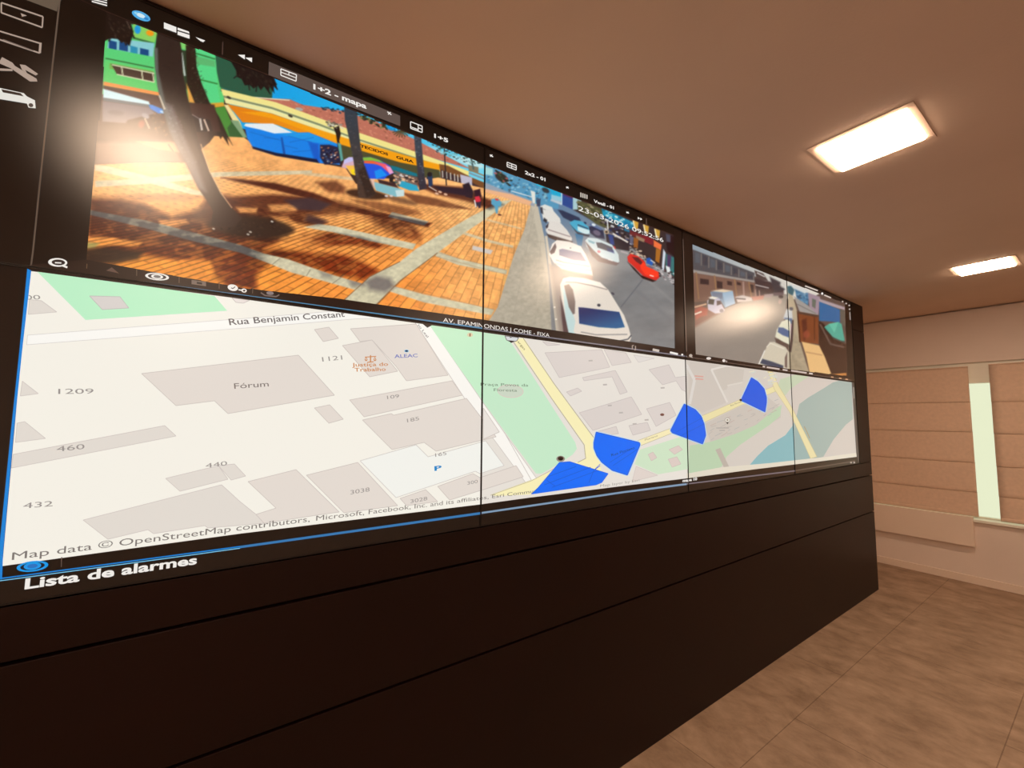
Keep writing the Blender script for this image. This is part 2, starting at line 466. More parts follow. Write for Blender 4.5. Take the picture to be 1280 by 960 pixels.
P([(128, 118), (260, 150), (262, 200), (110, 215)], (72, 52, 45), 1)
# tents and ground haze behind the left trunk
P([(129, 111), (186, 127), (188, 132), (129, 123)], (205, 232, 235), .6)
P([(129, 122), (187, 131), (188, 134), (129, 126)], (95, 105, 110), .6)
P([(128, 126), (187, 134), (194, 142), (160, 150), (157, 154), (128, 152)], (128, 120, 124), 1, .9)
OV(145, 141, 10, 3, (105, 95, 98), .1, 1.5); OV(182, 145, 5, 3, (150, 145, 150), .5, 1)
P([(186, 131), (190, 131), (207, 138), (206, 142), (198, 142), (188, 136)], (0, 125, 215), .6); OV(203, 140, 3.5, 1.6, (150, 200, 235), .4, .5)
LN([(181, 148), (187, 161)], 1.6, (210, 190, 165)); OV(177, 155, 4, 5, (150, 70, 55), .4, 1.5, .8)
SPECK([(190, 142), (207, 142), (217, 178), (195, 168)], [(120, 95, 75), (60, 45, 38), (140, 110, 80)], 40, .6, 1.6, 5, 1.0, 1.2)
P([(120, 178), (215, 176), (228, 203), (118, 207)], (150, 118, 98), 3, .8)
P([(170, 177), (222, 178), (227, 191), (200, 187)], (235, 160, 115), 1.5, .9)
LN([(210, 180), (217, 190)], 1.6, (110, 90, 80))
# wall parts between the trunks
P([(225, 51), (237, 55), (236, 63), (226, 60)], (125, 205, 105)); P([(226, 62), (236, 64), (240, 120), (232, 110)], (45, 60, 40), .8)
LN([(227, 66), (231, 95)], 2.2, (190, 200, 190)); P([(233, 104), (240, 118), (250, 125), (250, 131), (236, 128)], (225, 160, 70), .8)
P([(244, 58), (269, 67), (272, 110), (276, 130), (262, 131), (252, 105), (246, 85)], (85, 212, 132))
LN([(244, 66.5), (269, 74)], 1.8, (45, 120, 60)); LN([(250, 99.5), (272, 105)], 1.8, (50, 130, 60))
P([(245, 70), (269, 76), (269, 84), (246, 80)], (90, 180, 110), .8)
P([(263, 129), (279, 128), (281, 133), (266, 135)], (215, 160, 50), .7)
P([(269, 66.5), (342, 96), (340, 124), (312, 122), (275, 109), (271, 90)], (36, 86, 64), .5)
P([(276, 110), (312, 121), (310, 125), (276, 114)], (28, 50, 36))
P([(266, 135), (281, 133), (290, 155), (308, 172), (298, 172), (284, 172), (274, 155)], (72, 140, 56), .7)
P([(284, 160), (292, 150), (306, 172), (287, 171)], (50, 95, 50), .8)
# market building
P([(318, 122), (362, 124), (378, 131), (430, 139), (470, 152), (520, 175), (590, 212), (520, 192), (440, 166), (400, 152), (345, 130)], (188, 112, 92), .5)
SPECK([(338, 123), (378, 131), (470, 155), (520, 178), (580, 208), (520, 190), (400, 150)], [(215, 140, 115), (150, 90, 70), (205, 125, 95)], 120, .5, 1.1, 9, 1.8, .35)
LN([(315, 121.5), (362, 125.5)], 1.2, (235, 225, 190)); OV(374, 136.5, 5, 2, (165, 165, 160), .2, .6)
P([(276, 111), (300, 117), (345, 128), (400, 148), (440, 163), (520, 190), (586, 214), (586, 220), (520, 197), (440, 171), (400, 155), (340, 134), (279, 119.5)], (240, 226, 140))
P([(279, 119.5), (340, 134), (400, 155), (440, 171), (520, 197), (586, 220), (586, 222), (520, 199.5), (440, 173), (400, 157.5), (340, 136.5), (280, 122)], (135, 135, 95))
P([(280, 122), (340, 136.5), (400, 157.5), (440, 173), (520, 199.5), (586, 222), (584, 225), (520, 205), (440, 180), (400, 163), (340, 142), (282, 129)], (238, 230, 160))
for x, y in ((286, 122), (363, 145), (412, 157)): OV(x, y, 3.2, 1.6, (60, 55, 45), .5, .5)
G([(284, 130), (340, 142), (400, 163), (440, 180), (520, 205), (551, 215), (549, 213), (500, 203), (460, 192), (425, 183), (390, 172), (345, 156), (303, 153)], (226, 128, 20), (246, 165, 25), (300, 140), (500, 200))
P([(300, 140), (340, 148), (400, 170), (430, 181), (500, 205), (549, 213), (551, 206), (520, 198), (430, 172), (330, 140)], (243, 158, 18), .8)
P([(280, 131), (285, 131), (300, 152), (303, 160), (296, 160)], (240, 220, 150), .6); P([(288, 150), (298, 151), (309, 172), (304, 172)], (130, 160, 120), .6)
P([(424, 180), (450, 188), (500, 203), (549, 212.5), (551, 224), (500, 217), (428, 200)], (74, 74, 46), .5)
P([(549, 205), (560, 207), (590, 222), (605, 228), (605, 240), (585, 232), (551, 226)], (120, 75, 40), .6)
P([(551, 212), (590, 228), (604, 236), (604, 243), (588, 236), (552, 226)], (62, 45, 48), .8)
for x in (553, 558, 563, 568, 572): LN([(x, 213.5+(x-553)*.25), (x+.5, 222+(x-553)*.28)], 1.2, (215, 205, 190))
P([(575, 218), (590, 222), (590, 236), (577, 232)], (188, 184, 200), .6); P([(577, 229), (590, 231), (592, 240), (588, 241), (586, 234), (578, 233)], (225, 200, 180), .6)
LN([(586, 216), (606, 224), (660, 248)], 2.2, (120, 150, 165)); LN([(588, 213), (606, 220)], 1.6, (150, 120, 90))
P([(585, 206), (598, 209), (598, 216), (586, 214)], (130, 120, 95), .6); LN([(588, 194), (592, 212)], 2.4, (70, 95, 95), .8); LN([(610, 207), (613, 225)], 2, (90, 150, 160), .8)

# ---- ground of the square: rows of bricks running away to the far street
ground = [(118, 206), (170, 204), (232, 203), (262, 178), (268, 170), (305, 172), (325, 186), (345, 193), (400, 204), (432, 210), (445, 230), (470, 222), (520, 226), (548, 222), (585, 231), (608, 236), (650, 248), (675, 257), (668, 290), (655, 340), (640, 410), (600, 402), (300, 362), (106, 330)]
cov = coverage(ground, .5)
(i0, i1, j0, j1), ga = cov
X, Y = np.meshgrid(gx[i0:i1], gy[j0:j1])
NA, NB, NC, ND = n_a[j0:j1, i0:i1], n_b[j0:j1, i0:i1], n_c[j0:j1, i0:i1], n_d[j0:j1, i0:i1]
far = ss(Y, 360, 215)
left = ss(X, 330, 160)
base = np.zeros(X.shape+(3,))
c_near, c_far = np.array((248, 150, 64.)), np.array((250, 178, 108.))
base[:] = c_near; base += (c_far-c_near)*far[..., None]
base += (np.array((245, 150, 55.))-base)*(ss(X, 420, 300)*ss(Y, 290, 330))[..., None]*.8
base += (np.array((250, 192, 125.))-base)*(ss(X, 500, 590))[..., None]*.55
base *= (1+.16*(NC-.5)+.14*(NA-.5))[..., None]
# ground-plane grid of the bricks
def ground_grid(O, V1, V2, a, b):
    Mx = np.array([[V2[0]*a, V1[0]*b, O[0]], [V2[1]*a, V1[1]*b, O[1]], [a, b, 1.]])
    Mi = np.linalg.inv(Mx)
    q = Mi@np.stack([X.ravel(), Y.ravel(), np.ones(X.size)])
    return (q[0]/q[2]).reshape(X.shape), (q[1]/q[2]).reshape(X.shape)
u, v = ground_grid((420., 340.), (655., 200.), (-800., -40.), .0078, .10)
gu, gv = np.gradient(u, axis=1)**2+np.gradient(u, axis=0)**2, np.gradient(v, axis=1)**2+np.gradient(v, axis=0)**2
pu, pv = 1/np.sqrt(gu+1e-12), 1/np.sqrt(gv+1e-12)          # canvas steps per brick
row = np.floor(u); cell = np.floor(v+.5*(row % 2))
h_ = np.sin(row*12.9898+cell*78.233)*43758.5453; h_ = h_-np.floor(h_)
eu = np.abs(u-np.round(u))*pu; vv = v+.5*(row % 2); ev = np.abs(vv-np.round(vv))*pv
joint = np.maximum(ss(eu, 1.7, .5)*ss(pu, 3, 9), ss(ev, 1.6, .5)*ss(pv, 3, 9)*.55)
base *= (1+.16*(h_-.5)*ss(pu, 3, 8))[..., None]
base *= (1-.42*joint*(1-.5*ss(X, 440, 540)))[..., None]
# long streaks far away
base *= (1+.10*(ND-.5)*far)[..., None]
# shade of the trees, broken up by light between the leaves
def mask(polys):
    m = np.zeros((CH*SC, CW*SC))
    for pts, soft, k in polys:
        r = coverage(pts, soft)
        if r is None: continue
        (a0, a1, b0, b1), a = r; m[b0:b1, a0:a1] = np.maximum(m[b0:b1, a0:a1], a*k)
    return m[j0:j1, i0:i1]
shade = mask([
    ([(112, 248), (150, 249), (180, 255), (215, 272), (250, 262), (262, 240), (290, 246), (330, 258), (345, 275), (352, 300), (330, 312), (380, 312), (430, 318), (470, 336), (474, 341), (455, 350), (420, 344), (380, 334), (345, 322), (318, 345), (318, 362), (300, 362), (262, 326), (225, 325), (180, 318), (108, 334)], 4, .95),
    ([(262, 326), (318, 330), (322, 362), (285, 358), (268, 345)], 4, .9),
    ([(276, 222), (300, 224), (345, 229), (392, 241), (425, 254), (470, 264), (540, 279), (535, 284), (470, 272), (425, 262), (390, 250), (345, 238), (300, 228)], 1.6, .95),
    ([(288, 246), (340, 243), (388, 246), (420, 256), (440, 262), (415, 268), (392, 270), (410, 279), (392, 283), (350, 274), (320, 268), (292, 256)], 2.5, .85),
    ([(395, 228), (420, 226), (432, 234), (430, 242), (410, 240)], 2.5, .7),
    ([(440, 250), (470, 252), (520, 262), (528, 268), (500, 270), (470, 262)], 2, .55),
    ([(380, 246), (420, 250), (470, 262), (468, 268), (440, 266), (415, 270), (380, 262)], 2.5, .65),
    ([(455, 268), (485, 268), (512, 278), (528, 294), (526, 302), (505, 297), (478, 287)], 4, .8),
    ([(378, 291), (415, 291), (450, 296), (488, 307), (474, 311), (440, 306), (420, 307), (395, 312), (378, 310)], 2.5, .9),
    ([(500, 240), (545, 248), (590, 262), (560, 260), (520, 254)], 1.5, .7),
    ([(500, 222), (540, 231), (580, 234), (600, 245), (630, 256), (612, 262), (585, 252), (545, 243)], 2, .9),
    ([(120, 244), (180, 243), (225, 242), (262, 246), (240, 250), (140, 252)], 2, .25)])
dap = ss(NA*.75+NC*.08+NB*.3, .42, .64)
light_patch = mask([([(108, 296), (140, 297), (178, 303), (172, 308), (140, 307), (107, 312)], 1.5, 1), ([(198, 275), (232, 274), (236, 279), (212, 284), (200, 281)], 2, .9),
    ([(226, 326), (262, 328), (270, 348), (255, 352), (225, 346)], 3, 1), ([(335, 256), (378, 255), (370, 264), (340, 264)], 2, .8), ([(340, 270), (360, 271), (372, 281), (350, 283)], 2, .7),
    ([(295, 259), (322, 260), (320, 266), (300, 266)], 1.5, .9), ([(352, 298), (392, 282), (410, 286), (392, 300), (430, 316), (400, 316), (360, 312)], 6, .8)])
sh = np.clip(shade*(1-.42*(1-dap)*ss(Y, 235, 290))*(1-light_patch), 0, 1)
sh *= 1-.0*far
mul = np.array((.30, .17, .20))+np.array((.08, .03, -.03))*ss(Y, 290, 340)[..., None]*np.ones(3)
mul = mul+(np.array((.62, .36, .30))-mul)*(ss(X, 330, 420)*ss(Y, 285, 300))[..., None]*.45
base *= 1-sh[..., None]*(1-mul)
blk = mask([([(355, 250), (388, 247), (414, 255), (400, 264), (372, 262)], 2, .9), ([(385, 268), (410, 276), (400, 283), (380, 276)], 2.5, .7)])
base += (np.array((62, 46, 52.))-base)*blk[..., None]
# pale paved bands
bands = [([(429, 376), (462, 346), (500, 327), (520, 311), (545, 296), (590, 270), (628, 251), (640, 250), (611, 271), (581, 291), (547, 316), (500, 351), (470, 381)], 1),
    ([(547, 314), (575, 324), (634, 337.5), (633, 343), (572, 331), (544, 320)], 1), ([(581, 290), (612, 300), (642, 307), (641, 310), (610, 303), (579, 293)], .8), ([(607, 273), (652, 285), (652, 287), (606, 275.5)], .6),
    ([(490, 357), (530, 368), (618, 387), (614, 394), (530, 378), (486, 364)], 1),
    ([(330, 317), (360, 324), (385, 333), (420, 345), (448, 353), (458, 356), (446, 363), (400, 350), (365, 341), (333, 328), (300, 316), (235, 300), (180, 285), (110, 268), (110, 262), (180, 275), (240, 290), (300, 306)], 1),
    ([(398, 280), (420, 283), (470, 294), (520, 305), (516, 312), (465, 302), (415, 290), (380, 284)], 1), ([(490, 265), (536, 277), (530, 282), (485, 271)], .9),
    ([(119, 206), (135, 208), (200, 224), (258, 242), (256, 245), (240, 243), (190, 230), (119, 213)], .85), ([(119, 226), (150, 225), (200, 221), (245, 217), (275, 215), (390, 213), (390, 217.5), (275, 221), (200, 229), (150, 232), (119, 234)], .85),
    ([(380, 215), (445, 222), (445, 226), (380, 219)], .6)]
bm_ = np.zeros(X.shape)
for pts, k in bands: bm_ = np.maximum(bm_, mask([(pts, .6, k)]))
bcol = np.array((206, 198, 166.))*(1+.18*(NC-.5)+.12*(NA-.5))[..., None]
bcol *= 1-(np.clip(sh*1.05*(1-ss(X, 318, 340)*ss(Y, 314, 322)), 0, 1)*.62)[..., None]*np.array((1, .98, .86))
spot = mask([([(455, 352), (470, 344), (488, 348), (494, 358), (482, 366), (462, 362)], 4, .75), ([(435, 350), (455, 350), (458, 358), (440, 358)], 3, .6), ([(400, 339), (418, 341), (414, 347), (402, 346)], 3, .5)])
bcol += (np.array((98, 90, 92.))-bcol)*spot[..., None]
base += (bcol-base)*bm_[..., None]
canvas[j0:j1, i0:i1] = canvas[j0:j1, i0:i1]*(1-ga[..., None])+np.clip(base, 0, 255)*ga[..., None]
for a, b in (((548, 316), (633, 338)), ((547, 321), (632, 343)), ((488, 357), (618, 387))): LN([a, b], .7, (170, 130, 90), .6)
for a, b in (((462, 346), (429, 376)), ((500, 327), (462, 346)), ((470, 381), (500, 351)), ((500, 351), (547, 316))): LN([a, b], 1.0, (105, 75, 50), .75)
for a, b in (((388, 337), (383, 345)), ((430, 344), (415, 355)), ((350, 323), (340, 331))): LN([a, b], .9, (110, 100, 85), .7)
P([(591, 307), (616, 313), (613, 318), (590, 312)], (212, 200, 188), .6)
P([(106, 303), (125, 304), (118, 310), (106, 311)], (150, 160, 95), 1.5, .7)
P([(104, 312), (130, 309), (180, 315), (172, 324), (140, 330), (104, 330)], (42, 32, 26), 3, .85)
# soil round the trees
OV(310, 284, 52, 14, (46, 32, 26), .12, 4, .95); OV(335, 282, 34, 9, (52, 36, 28), .2, 3, .9); OV(268, 272, 26, 14, (92, 66, 56), .2, 6, .6)
SPECK([(265, 280), (340, 275), (360, 288), (320, 296), (280, 294)], [(75, 58, 48), (30, 22, 20)], 60, .4, 1.1, 12, 1.6, .2, .7)
for x, y in ((267, 286), (313, 290), (310, 293), (340, 277)): OV(x, y, 1.8, .9, (215, 205, 190), .4, .4)
OV(458, 243, 26, 6, (58, 34, 24), .12, 2, .95); OV(500, 250, 22, 3.5, (70, 45, 38), .25, 2, .6)
# ---- pavement and road on the right
P([(664, 255), (676, 255), (682, 290), (690, 350), (698, 424), (606, 408), (613, 398), (622, 384), (642, 320), (655, 288)], (196, 186, 166), .5)
MUL([(640, 320), (690, 320), (698, 424), (606, 408)], (.93, .93, .92), 8, n_a)
MUL([(664, 255), (698, 424), (606, 408)], (.86, .86, .86), 1, n_c)
for a, b in (((668, 262), (640, 404)), ((676, 300), (668, 412)), ((655, 300), (690, 304)), ((645, 335), (689, 342)), ((632, 372), (692, 382))): LN([a, b], .7, (165, 155, 138), .6)
G([(672, 256), (680, 240), (692, 236), (722, 262), (782, 290), (822, 320), (848, 345), (848, 442), (690, 424), (686, 350), (681, 300)], (98, 128, 158), (140, 140, 140), (700, 260), (730, 335))
MUL([(690, 330), (848, 345), (848, 442), (690, 424)], (.86, .87, .88), 6, n_b); MUL([(690, 330), (848, 345), (848, 442), (690, 424)], (.9, .9, .9), 2, n_a)
G([(681, 295), (684, 295), (692, 350), (705, 424), (696, 424), (688, 350)], (205, 195, 175), (190, 178, 160), (683, 300), (700, 420))
P([(686, 330), (703, 335), (702, 380), (712, 424), (700, 424), (692, 370)], (150, 135, 125), 2, .8)
for x, y in ((695, 399), (693, 384)): OV(x, y, 1.4, .9, (240, 230, 215), 0, .4)
LN([(803, 350), (776, 384)], 1.3, (88, 92, 100), .8, .6); LN([(812, 352), (842, 378)], 3, (150, 148, 145), .4, 1.5); LN([(795, 362), (838, 400)], 4, (108, 110, 114), .35, 2)
# far street
P([(606, 236), (606, 206), (660, 222), (700, 240), (698, 262), (676, 256)], (85, 150, 185), 1)
SPECK([(608, 212), (655, 226), (690, 240), (685, 252), (640, 246), (610, 234)], [(20, 120, 175), (160, 205, 225), (50, 70, 90), (150, 195, 205), (40, 130, 160)], 130, .7, 1.9, 21, .8, 1.3, .6)
P([(606, 228), (630, 238), (668, 252), (668, 258), (640, 250), (606, 236)], (150, 160, 172), .8)
P([(606, 236), (640, 243), (665, 252), (662, 257), (640, 250), (606, 240)], (235, 178, 135), .8)
OV(627, 222, 9, 5, (45, 45, 40), .5, 1); SPECK([(618, 212), (640, 222), (638, 232), (620, 226)], [(30, 40, 35), (60, 90, 60), (180, 90, 90)], 25, .7, 1.6, 31)
P([(606, 208), (616, 211), (616, 220), (606, 218)], (165, 215, 215), 1)
P([(663, 238), (669, 240), (669, 254), (666, 254)], (225, 225, 215), .6); P([(668, 226), (700, 240), (700, 243), (670, 231)], (30, 180, 215), .8)
P([(683, 236), (702, 241), (702, 250), (686, 252)], (60, 150, 195), 1); OV(682, 238, 5, 3, (45, 55, 60), .5, 1)
LN([(640, 239), (667, 247)], 1.2, (215, 220, 220)); LN([(688, 250), (715, 260), (760, 284)], 2.4, (180, 186, 194), .9)
P([(670, 250), (676, 248), (675, 258), (671, 258)], (60, 70, 95), .7)
# right-hand side: shop fronts
P([(700, 238), (760, 258), (846, 294), (846, 350), (825, 334), (800, 318), (765, 290), (716, 262)], (52, 40, 42), 1)
P([(688, 233), (704, 239), (703, 252), (690, 248)], (20, 165, 205), .8); P([(689, 243), (701, 246), (701, 256), (689, 250)], (200, 210, 215), .8, .7)
P([(703, 240), (717, 246), (716, 262), (702, 256)], (40, 72, 140), .6); LN([(702, 241), (702, 256)], 1.6, (190, 215, 225)); P([(703, 240), (717, 246), (717, 249), (704, 244)], (80, 40, 90), .6)
P([(716, 246), (727, 250), (724, 262), (716, 262)], (165, 200, 205), .6)
P([(722, 250), (752, 261), (764, 288), (745, 280), (722, 262)], (82, 84, 54), 1); SPECK([(722, 250), (752, 261), (762, 286), (724, 264)], [(60, 64, 38), (110, 105, 70), (150, 140, 110), (40, 36, 34)], 80, .7, 1.6, 41)
P([(752, 260), (792, 278), (790, 286), (770, 282), (754, 272)], (18, 145, 178), .8); SPECK([(752, 261), (792, 279), (788, 285), (756, 272)], [(90, 195, 215), (10, 90, 120), (200, 225, 225)], 40, .7, 1.6, 42)
P([(780, 276), (792, 282), (791, 292), (780, 288)], (15, 120, 160), .8)
SPECK([(750, 268), (790, 286), (792, 310), (760, 296)], [(205, 205, 205), (60, 50, 55), (30, 25, 30), (120, 110, 110), (35, 45, 90)], 110, .7, 1.9, 43)
for x in (791, 804, 818): P([(x, 275+(x-791)*.38), (x+7, 278+(x-791)*.38), (x+6, 288+(x-791)*.38), (x+2, 285+(x-791)*.38)], (208, 160, 62), .6); LN([(x+.5, 276+(x-791)*.38), (x+2.5, 286+(x-791)*.38)], 1.6, (240, 225, 180))
P([(787, 287), (804, 294), (804, 300), (787, 293)], (110, 38, 42), .7); P([(804, 293), (817, 299), (816, 307), (803, 301)], (125, 28, 40), .6); P([(817, 300), (827, 306), (826, 313), (817, 308)], (238, 112, 62), .6); P([(795, 294), (806, 299), (805, 303), (795, 299)], (150, 120, 95), .7)
P([(792, 296), (798, 299), (797, 312), (792, 309)], (150, 88, 36), .6); P([(820, 310), (826, 313), (824, 329), (819, 326)], (168, 104, 36), .6); P([(787, 294), (792, 297), (791, 306), (787, 304)], (95, 95, 115), .7)
P([(832, 292), (846, 297), (846, 322), (834, 314)], (32, 10, 18), .8); P([(832, 292), (838, 294), (838, 303), (833, 302)], (75, 75, 90), .8)
P([(832, 317), (843, 322), (843, 346), (832, 336)], (50, 112, 112), .7); P([(834, 318), (839, 320), (838, 336), (834, 334)], (70, 50, 90), .7); P([(829, 311), (832, 316), (830, 338), (827, 337)], (205, 215, 225), .6); P([(832, 332), (837, 334), (839, 344), (834, 342)], (222, 226, 224), .5)
SPECK([(787, 307), (800, 312), (812, 322), (806, 326), (788, 318)], [(215, 190, 165), (120, 100, 90), (40, 30, 30)], 40, .6, 1.5, 44); SPECK([(815, 330), (843, 342), (843, 356), (822, 345)], [(90, 60, 65), (40, 26, 30), (200, 190, 190)], 40, .6, 1.4, 45)
P([(808, 323), (812, 322), (817, 327), (815, 332), (808, 329)], (22, 88, 175), .7); LN([(813, 325), (819, 329)], 1.3, (215, 205, 195))
# dark cars and motorcycles on the far side
P([(697, 262), (703, 263), (724, 272), (726, 276), (714, 277), (704, 272)], (40, 52, 80), .7); P([(733, 284), (742, 282), (754, 288), (756, 299), (745, 297), (737, 291)], (36, 42, 70), .7); OV(746, 291, 5, 3, (130, 120, 140), .5, .7, .7)
LN([(737, 280), (752, 287)], 2.6, (90, 110, 150)); OV(742, 281, 2.6, 1.6, (215, 225, 230), .3, .4); OV(731, 279, 2, 1.6, (20, 35, 70), .3, .5)
P([(757, 291), (770, 297), (786, 303), (787, 314), (770, 311), (758, 302)], (36, 30, 40), .7); LN([(766, 292), (785, 303)], 2.0, (222, 212, 200)); LN([(776, 314), (785, 317)], 2, (180, 170, 170)); OV(758, 290, 3, 2.4, (195, 165, 130), .3, .6); OV(758, 290, 1.6, 1.3, (45, 40, 40), .3, .4)
LN([(759, 276), (760, 287)], 1.5, (215, 215, 215)); P([(760, 293), (766, 294), (768, 306), (763, 306)], (30, 62, 130), .8); OV(767, 310, 2.6, 2.4, (190, 40, 40), 0, .6)
# car, light blue
P([(712, 278), (718, 275), (728, 277), (736, 284), (737, 292), (730, 293), (716, 287)], (70, 168, 200), .5); P([(722, 283), (737, 288), (737, 292), (731, 293), (722, 288)], (205, 228, 230), .5); LN([(722, 281), (735, 286)], 1.6, (35, 70, 95)); P([(713, 281), (722, 290), (737, 294), (736, 296), (722, 293)], (45, 50, 65), .6)
# blue bin with legs
P([(719, 292), (729, 294), (727, 307), (722, 307)], (14, 108, 150), .7)
# white saloon with open boot on the right
P([(731, 301), (735, 297), (746, 298), (765, 306), (773, 318), (774, 327), (770, 331), (750, 326), (741, 318), (733, 308)], (206, 220, 220), .5)
P([(745, 303), (752, 303.5), (765, 309), (767, 315), (760, 314), (747, 309.5)], (66, 72, 84), .5); P([(735, 299.5), (744, 303), (742, 305), (736, 302.5)], (130, 175, 185), .5); P([(731, 301), (742, 313), (752, 322), (774, 329), (770, 332), (748, 327), (740, 320)], (112, 92, 92), .6); OV(748.5, 314.5, 2, 1.6, (200, 110, 120), .3, .5); LN([(760, 324), (766, 326)], 1.6, (225, 225, 220)); P([(758, 309), (767, 313), (768, 317), (760, 314)], (30, 55, 120), .6, .7)
# row of white cars along the kerb
P([(675, 258), (681, 255.5), (690, 259), (693, 266), (688, 268), (678, 264)], (222, 222, 215), .5); LN([(676, 260), (691, 266)], .9, (150, 150, 150))
P([(677, 266), (682, 262), (693, 265), (700, 273), (701, 278), (690, 280), (679, 274)], (224, 220, 212), .5); P([(675, 259), (678, 259), (679, 268), (676, 266)], (60, 60, 70), .6)
P([(683, 281), (688, 276), (700, 278), (709, 288), (715, 298), (714, 303), (700, 300), (685, 293), (682, 288)], (222, 216, 208), .5); LN([(685, 287), (713, 296)], 1.2, (150, 130, 130)); P([(682, 283), (686, 278), (685, 284), (683, 286)], (55, 50, 60), .5); P([(683, 292), (716, 302), (715, 305), (700, 303), (686, 297)], (70, 52, 50), .7)
P([(680, 272), (684, 275), (683, 279), (679, 276)], (50, 50, 55), .6)
P([(686, 318), (690, 305), (696, 300), (712, 302), (726, 308), (732, 318), (738, 332), (741, 345), (730, 345), (702, 336), (692, 328)], (232, 224, 214), .5)
P([(699, 312), (703, 311), (726, 316), (733, 327), (716, 325), (699, 319)], (118, 120, 146), .5); P([(687, 315), (694, 304), (695.5, 309), (693, 316), (689, 318)], (84, 66, 72), .5); LN([(695, 325), (705, 328), (737, 333)], 1.2, (190, 150, 140)); LN([(693, 329), (720, 336), (740, 338)], 1, (200, 180, 165)); P([(700, 336), (741, 344), (741, 350), (704, 344)], (165, 135, 122), 1.2, .9); OV(713, 310, 1, .8, (120, 120, 125))
# nearest white car
P([(700, 356), (704, 348), (712, 346), (730, 347.5), (750, 353), (760, 362), (770, 378), (780, 394), (786, 410), (789, 422), (785, 432), (730, 424), (716, 420), (706, 394), (702, 374)], (226, 216, 203), .5)
P([(700, 370), (703, 380), (707, 398), (712, 422), (705, 422), (702, 396)], (84, 62, 64), .8); P([(703, 358), (706, 362), (712, 384), (717, 394), (719, 402), (717, 414), (722, 424), (712, 422), (707, 398)], (190, 214, 212), .6)
P([(705, 357), (711, 355), (716, 362), (719, 377), (718.5, 392), (716, 393), (711, 384)], (118, 102, 98), .6)
LN([(707, 352.5), (720, 353), (740, 357), (759, 362)], 1.2, (135, 122, 118)); P([(703, 350), (722, 347), (750, 353), (758, 361), (740, 356), (720, 352), (708, 352)], (236, 228, 216), .5)
G([(723, 384), (730, 384.5), (774, 390), (781, 409), (770, 410.5), (748, 409), (724, 404.5)], (18, 36, 92), (8, 88, 140), (745, 385), (752, 410)); OV(748.5, 381.5, 2.2, 1.8, (45, 48, 62), .3, .4); OV(766, 367, 2.4, 1.2, (60, 55, 70), .6, .4)
LN([(726, 415), (745, 418.5), (784, 418)], 1.3, (140, 135, 135)); LN([(775, 426), (785, 424), (789, 419)], 1.3, (40, 46, 60)); OV(753, 427, 2, 1.4, (60, 55, 62))
# red car
P([(784, 321), (788, 317), (797, 320), (806, 327), (808, 333), (815, 336), (823, 340), (824, 347), (820, 350.5), (806, 347), (800, 341), (792, 333), (785, 327)], (214, 42, 34), .5)
P([(800, 328), (805, 328), (808, 333), (815, 336), (823, 340.5), (823, 346), (816, 347), (806, 343), (801, 336)], (250, 58, 32), .6); P([(790, 321), (798, 322), (803, 328), (801, 331), (795, 327)], (96, 32, 36), .5); P([(784, 327), (793, 335), (801, 344), (820, 351), (816, 352.5), (803, 348), (792, 337)], (40, 18, 18), .6); LN([(812, 344), (817, 345.5)], 1.2, (250, 225, 215)); P([(807, 332), (812, 332), (818, 335), (815, 336)], (110, 95, 110), .6)
# people, posts and stalls in the square
LN([(555, 180), (556, 200), (558, 232)], 1.5, (40, 36, 40)); SPECK([(548, 176), (562, 180), (560, 190), (550, 186)], [(45, 60, 40), (60, 80, 60), (200, 190, 150)], 22, .6, 1.4, 51)
SPECK([(528, 168), (560, 182), (600, 204), (590, 206), (545, 190)], [(40, 60, 50), (30, 50, 60), (120, 170, 170)], 70, .6, 1.3, 52)
P([(578, 231), (586, 228), (592, 240), (590, 248), (582, 246)], (36, 26, 40), .9); P([(592, 238), (600, 236), (602, 246), (594, 248)], (46, 20, 36), .7); P([(593.5, 246), (599, 245), (601, 251), (598, 254), (594, 252)], (214, 46, 66), .6); P([(595, 253), (601, 252), (600.5, 260), (598, 260), (597, 256), (595.5, 260)], (44, 36, 62), .6); LN([(593, 250), (595, 259)], 1.5, (225, 220, 220))
P([(614, 249), (622, 247.5), (627, 253), (626, 258), (623, 258), (622, 267), (620, 267), (618, 258), (614, 255)], (86, 160, 192), .7); OV(621, 249.5, 2.4, 1.3, (215, 60, 60), .3, .4); OV(624.5, 268.5, 2.6, 1, (80, 40, 40), .2, .5)
P([(534, 218), (540, 216), (541, 232), (536, 234)], (30, 55, 90), .7); OV(537, 218, 3, 3, (30, 26, 28)); LN([(532, 222), (533, 230)], 2, (225, 180, 150)); LN([(536, 233), (546, 239)], 1.2, (205, 190, 180))
P([(540, 232), (560, 234), (580, 236), (590, 246), (575, 244), (552, 240)], (42, 28, 42), 1.4)
for x, y in ((546, 242), (557, 243), (550, 240)): OV(x, y, 2.4, 1.3, (225, 180, 150), .3, .6)
P([(488, 207), (494, 208), (521, 217), (522, 221), (505, 218), (491, 213)], (0, 112, 132), .6); P([(493, 213), (522, 222), (522, 236), (494, 228)], (120, 96, 86), 1, .9); SPECK([(486, 214), (521, 222), (521, 232), (490, 232)], [(240, 190, 150), (40, 30, 34), (215, 170, 140), (60, 90, 90), (225, 220, 215)], 45, .8, 1.8, 53)
P([(502, 226), (521, 232), (524, 239), (512, 238), (499, 233)], (40, 162, 194), .6); P([(466, 227), (474, 229), (500, 236), (505, 239), (505, 245), (494, 246), (470, 238)], (128, 186, 196), .6); P([(494, 238), (505, 237), (505, 245), (496, 246)], (200, 222, 222), .6); P([(472, 224), (494, 229), (498, 235), (474, 229)], (60, 38, 40), .8)
for x in (483, 489): OV(x, 245, 2.2, 1.3, (215, 200, 195), .2, .6)
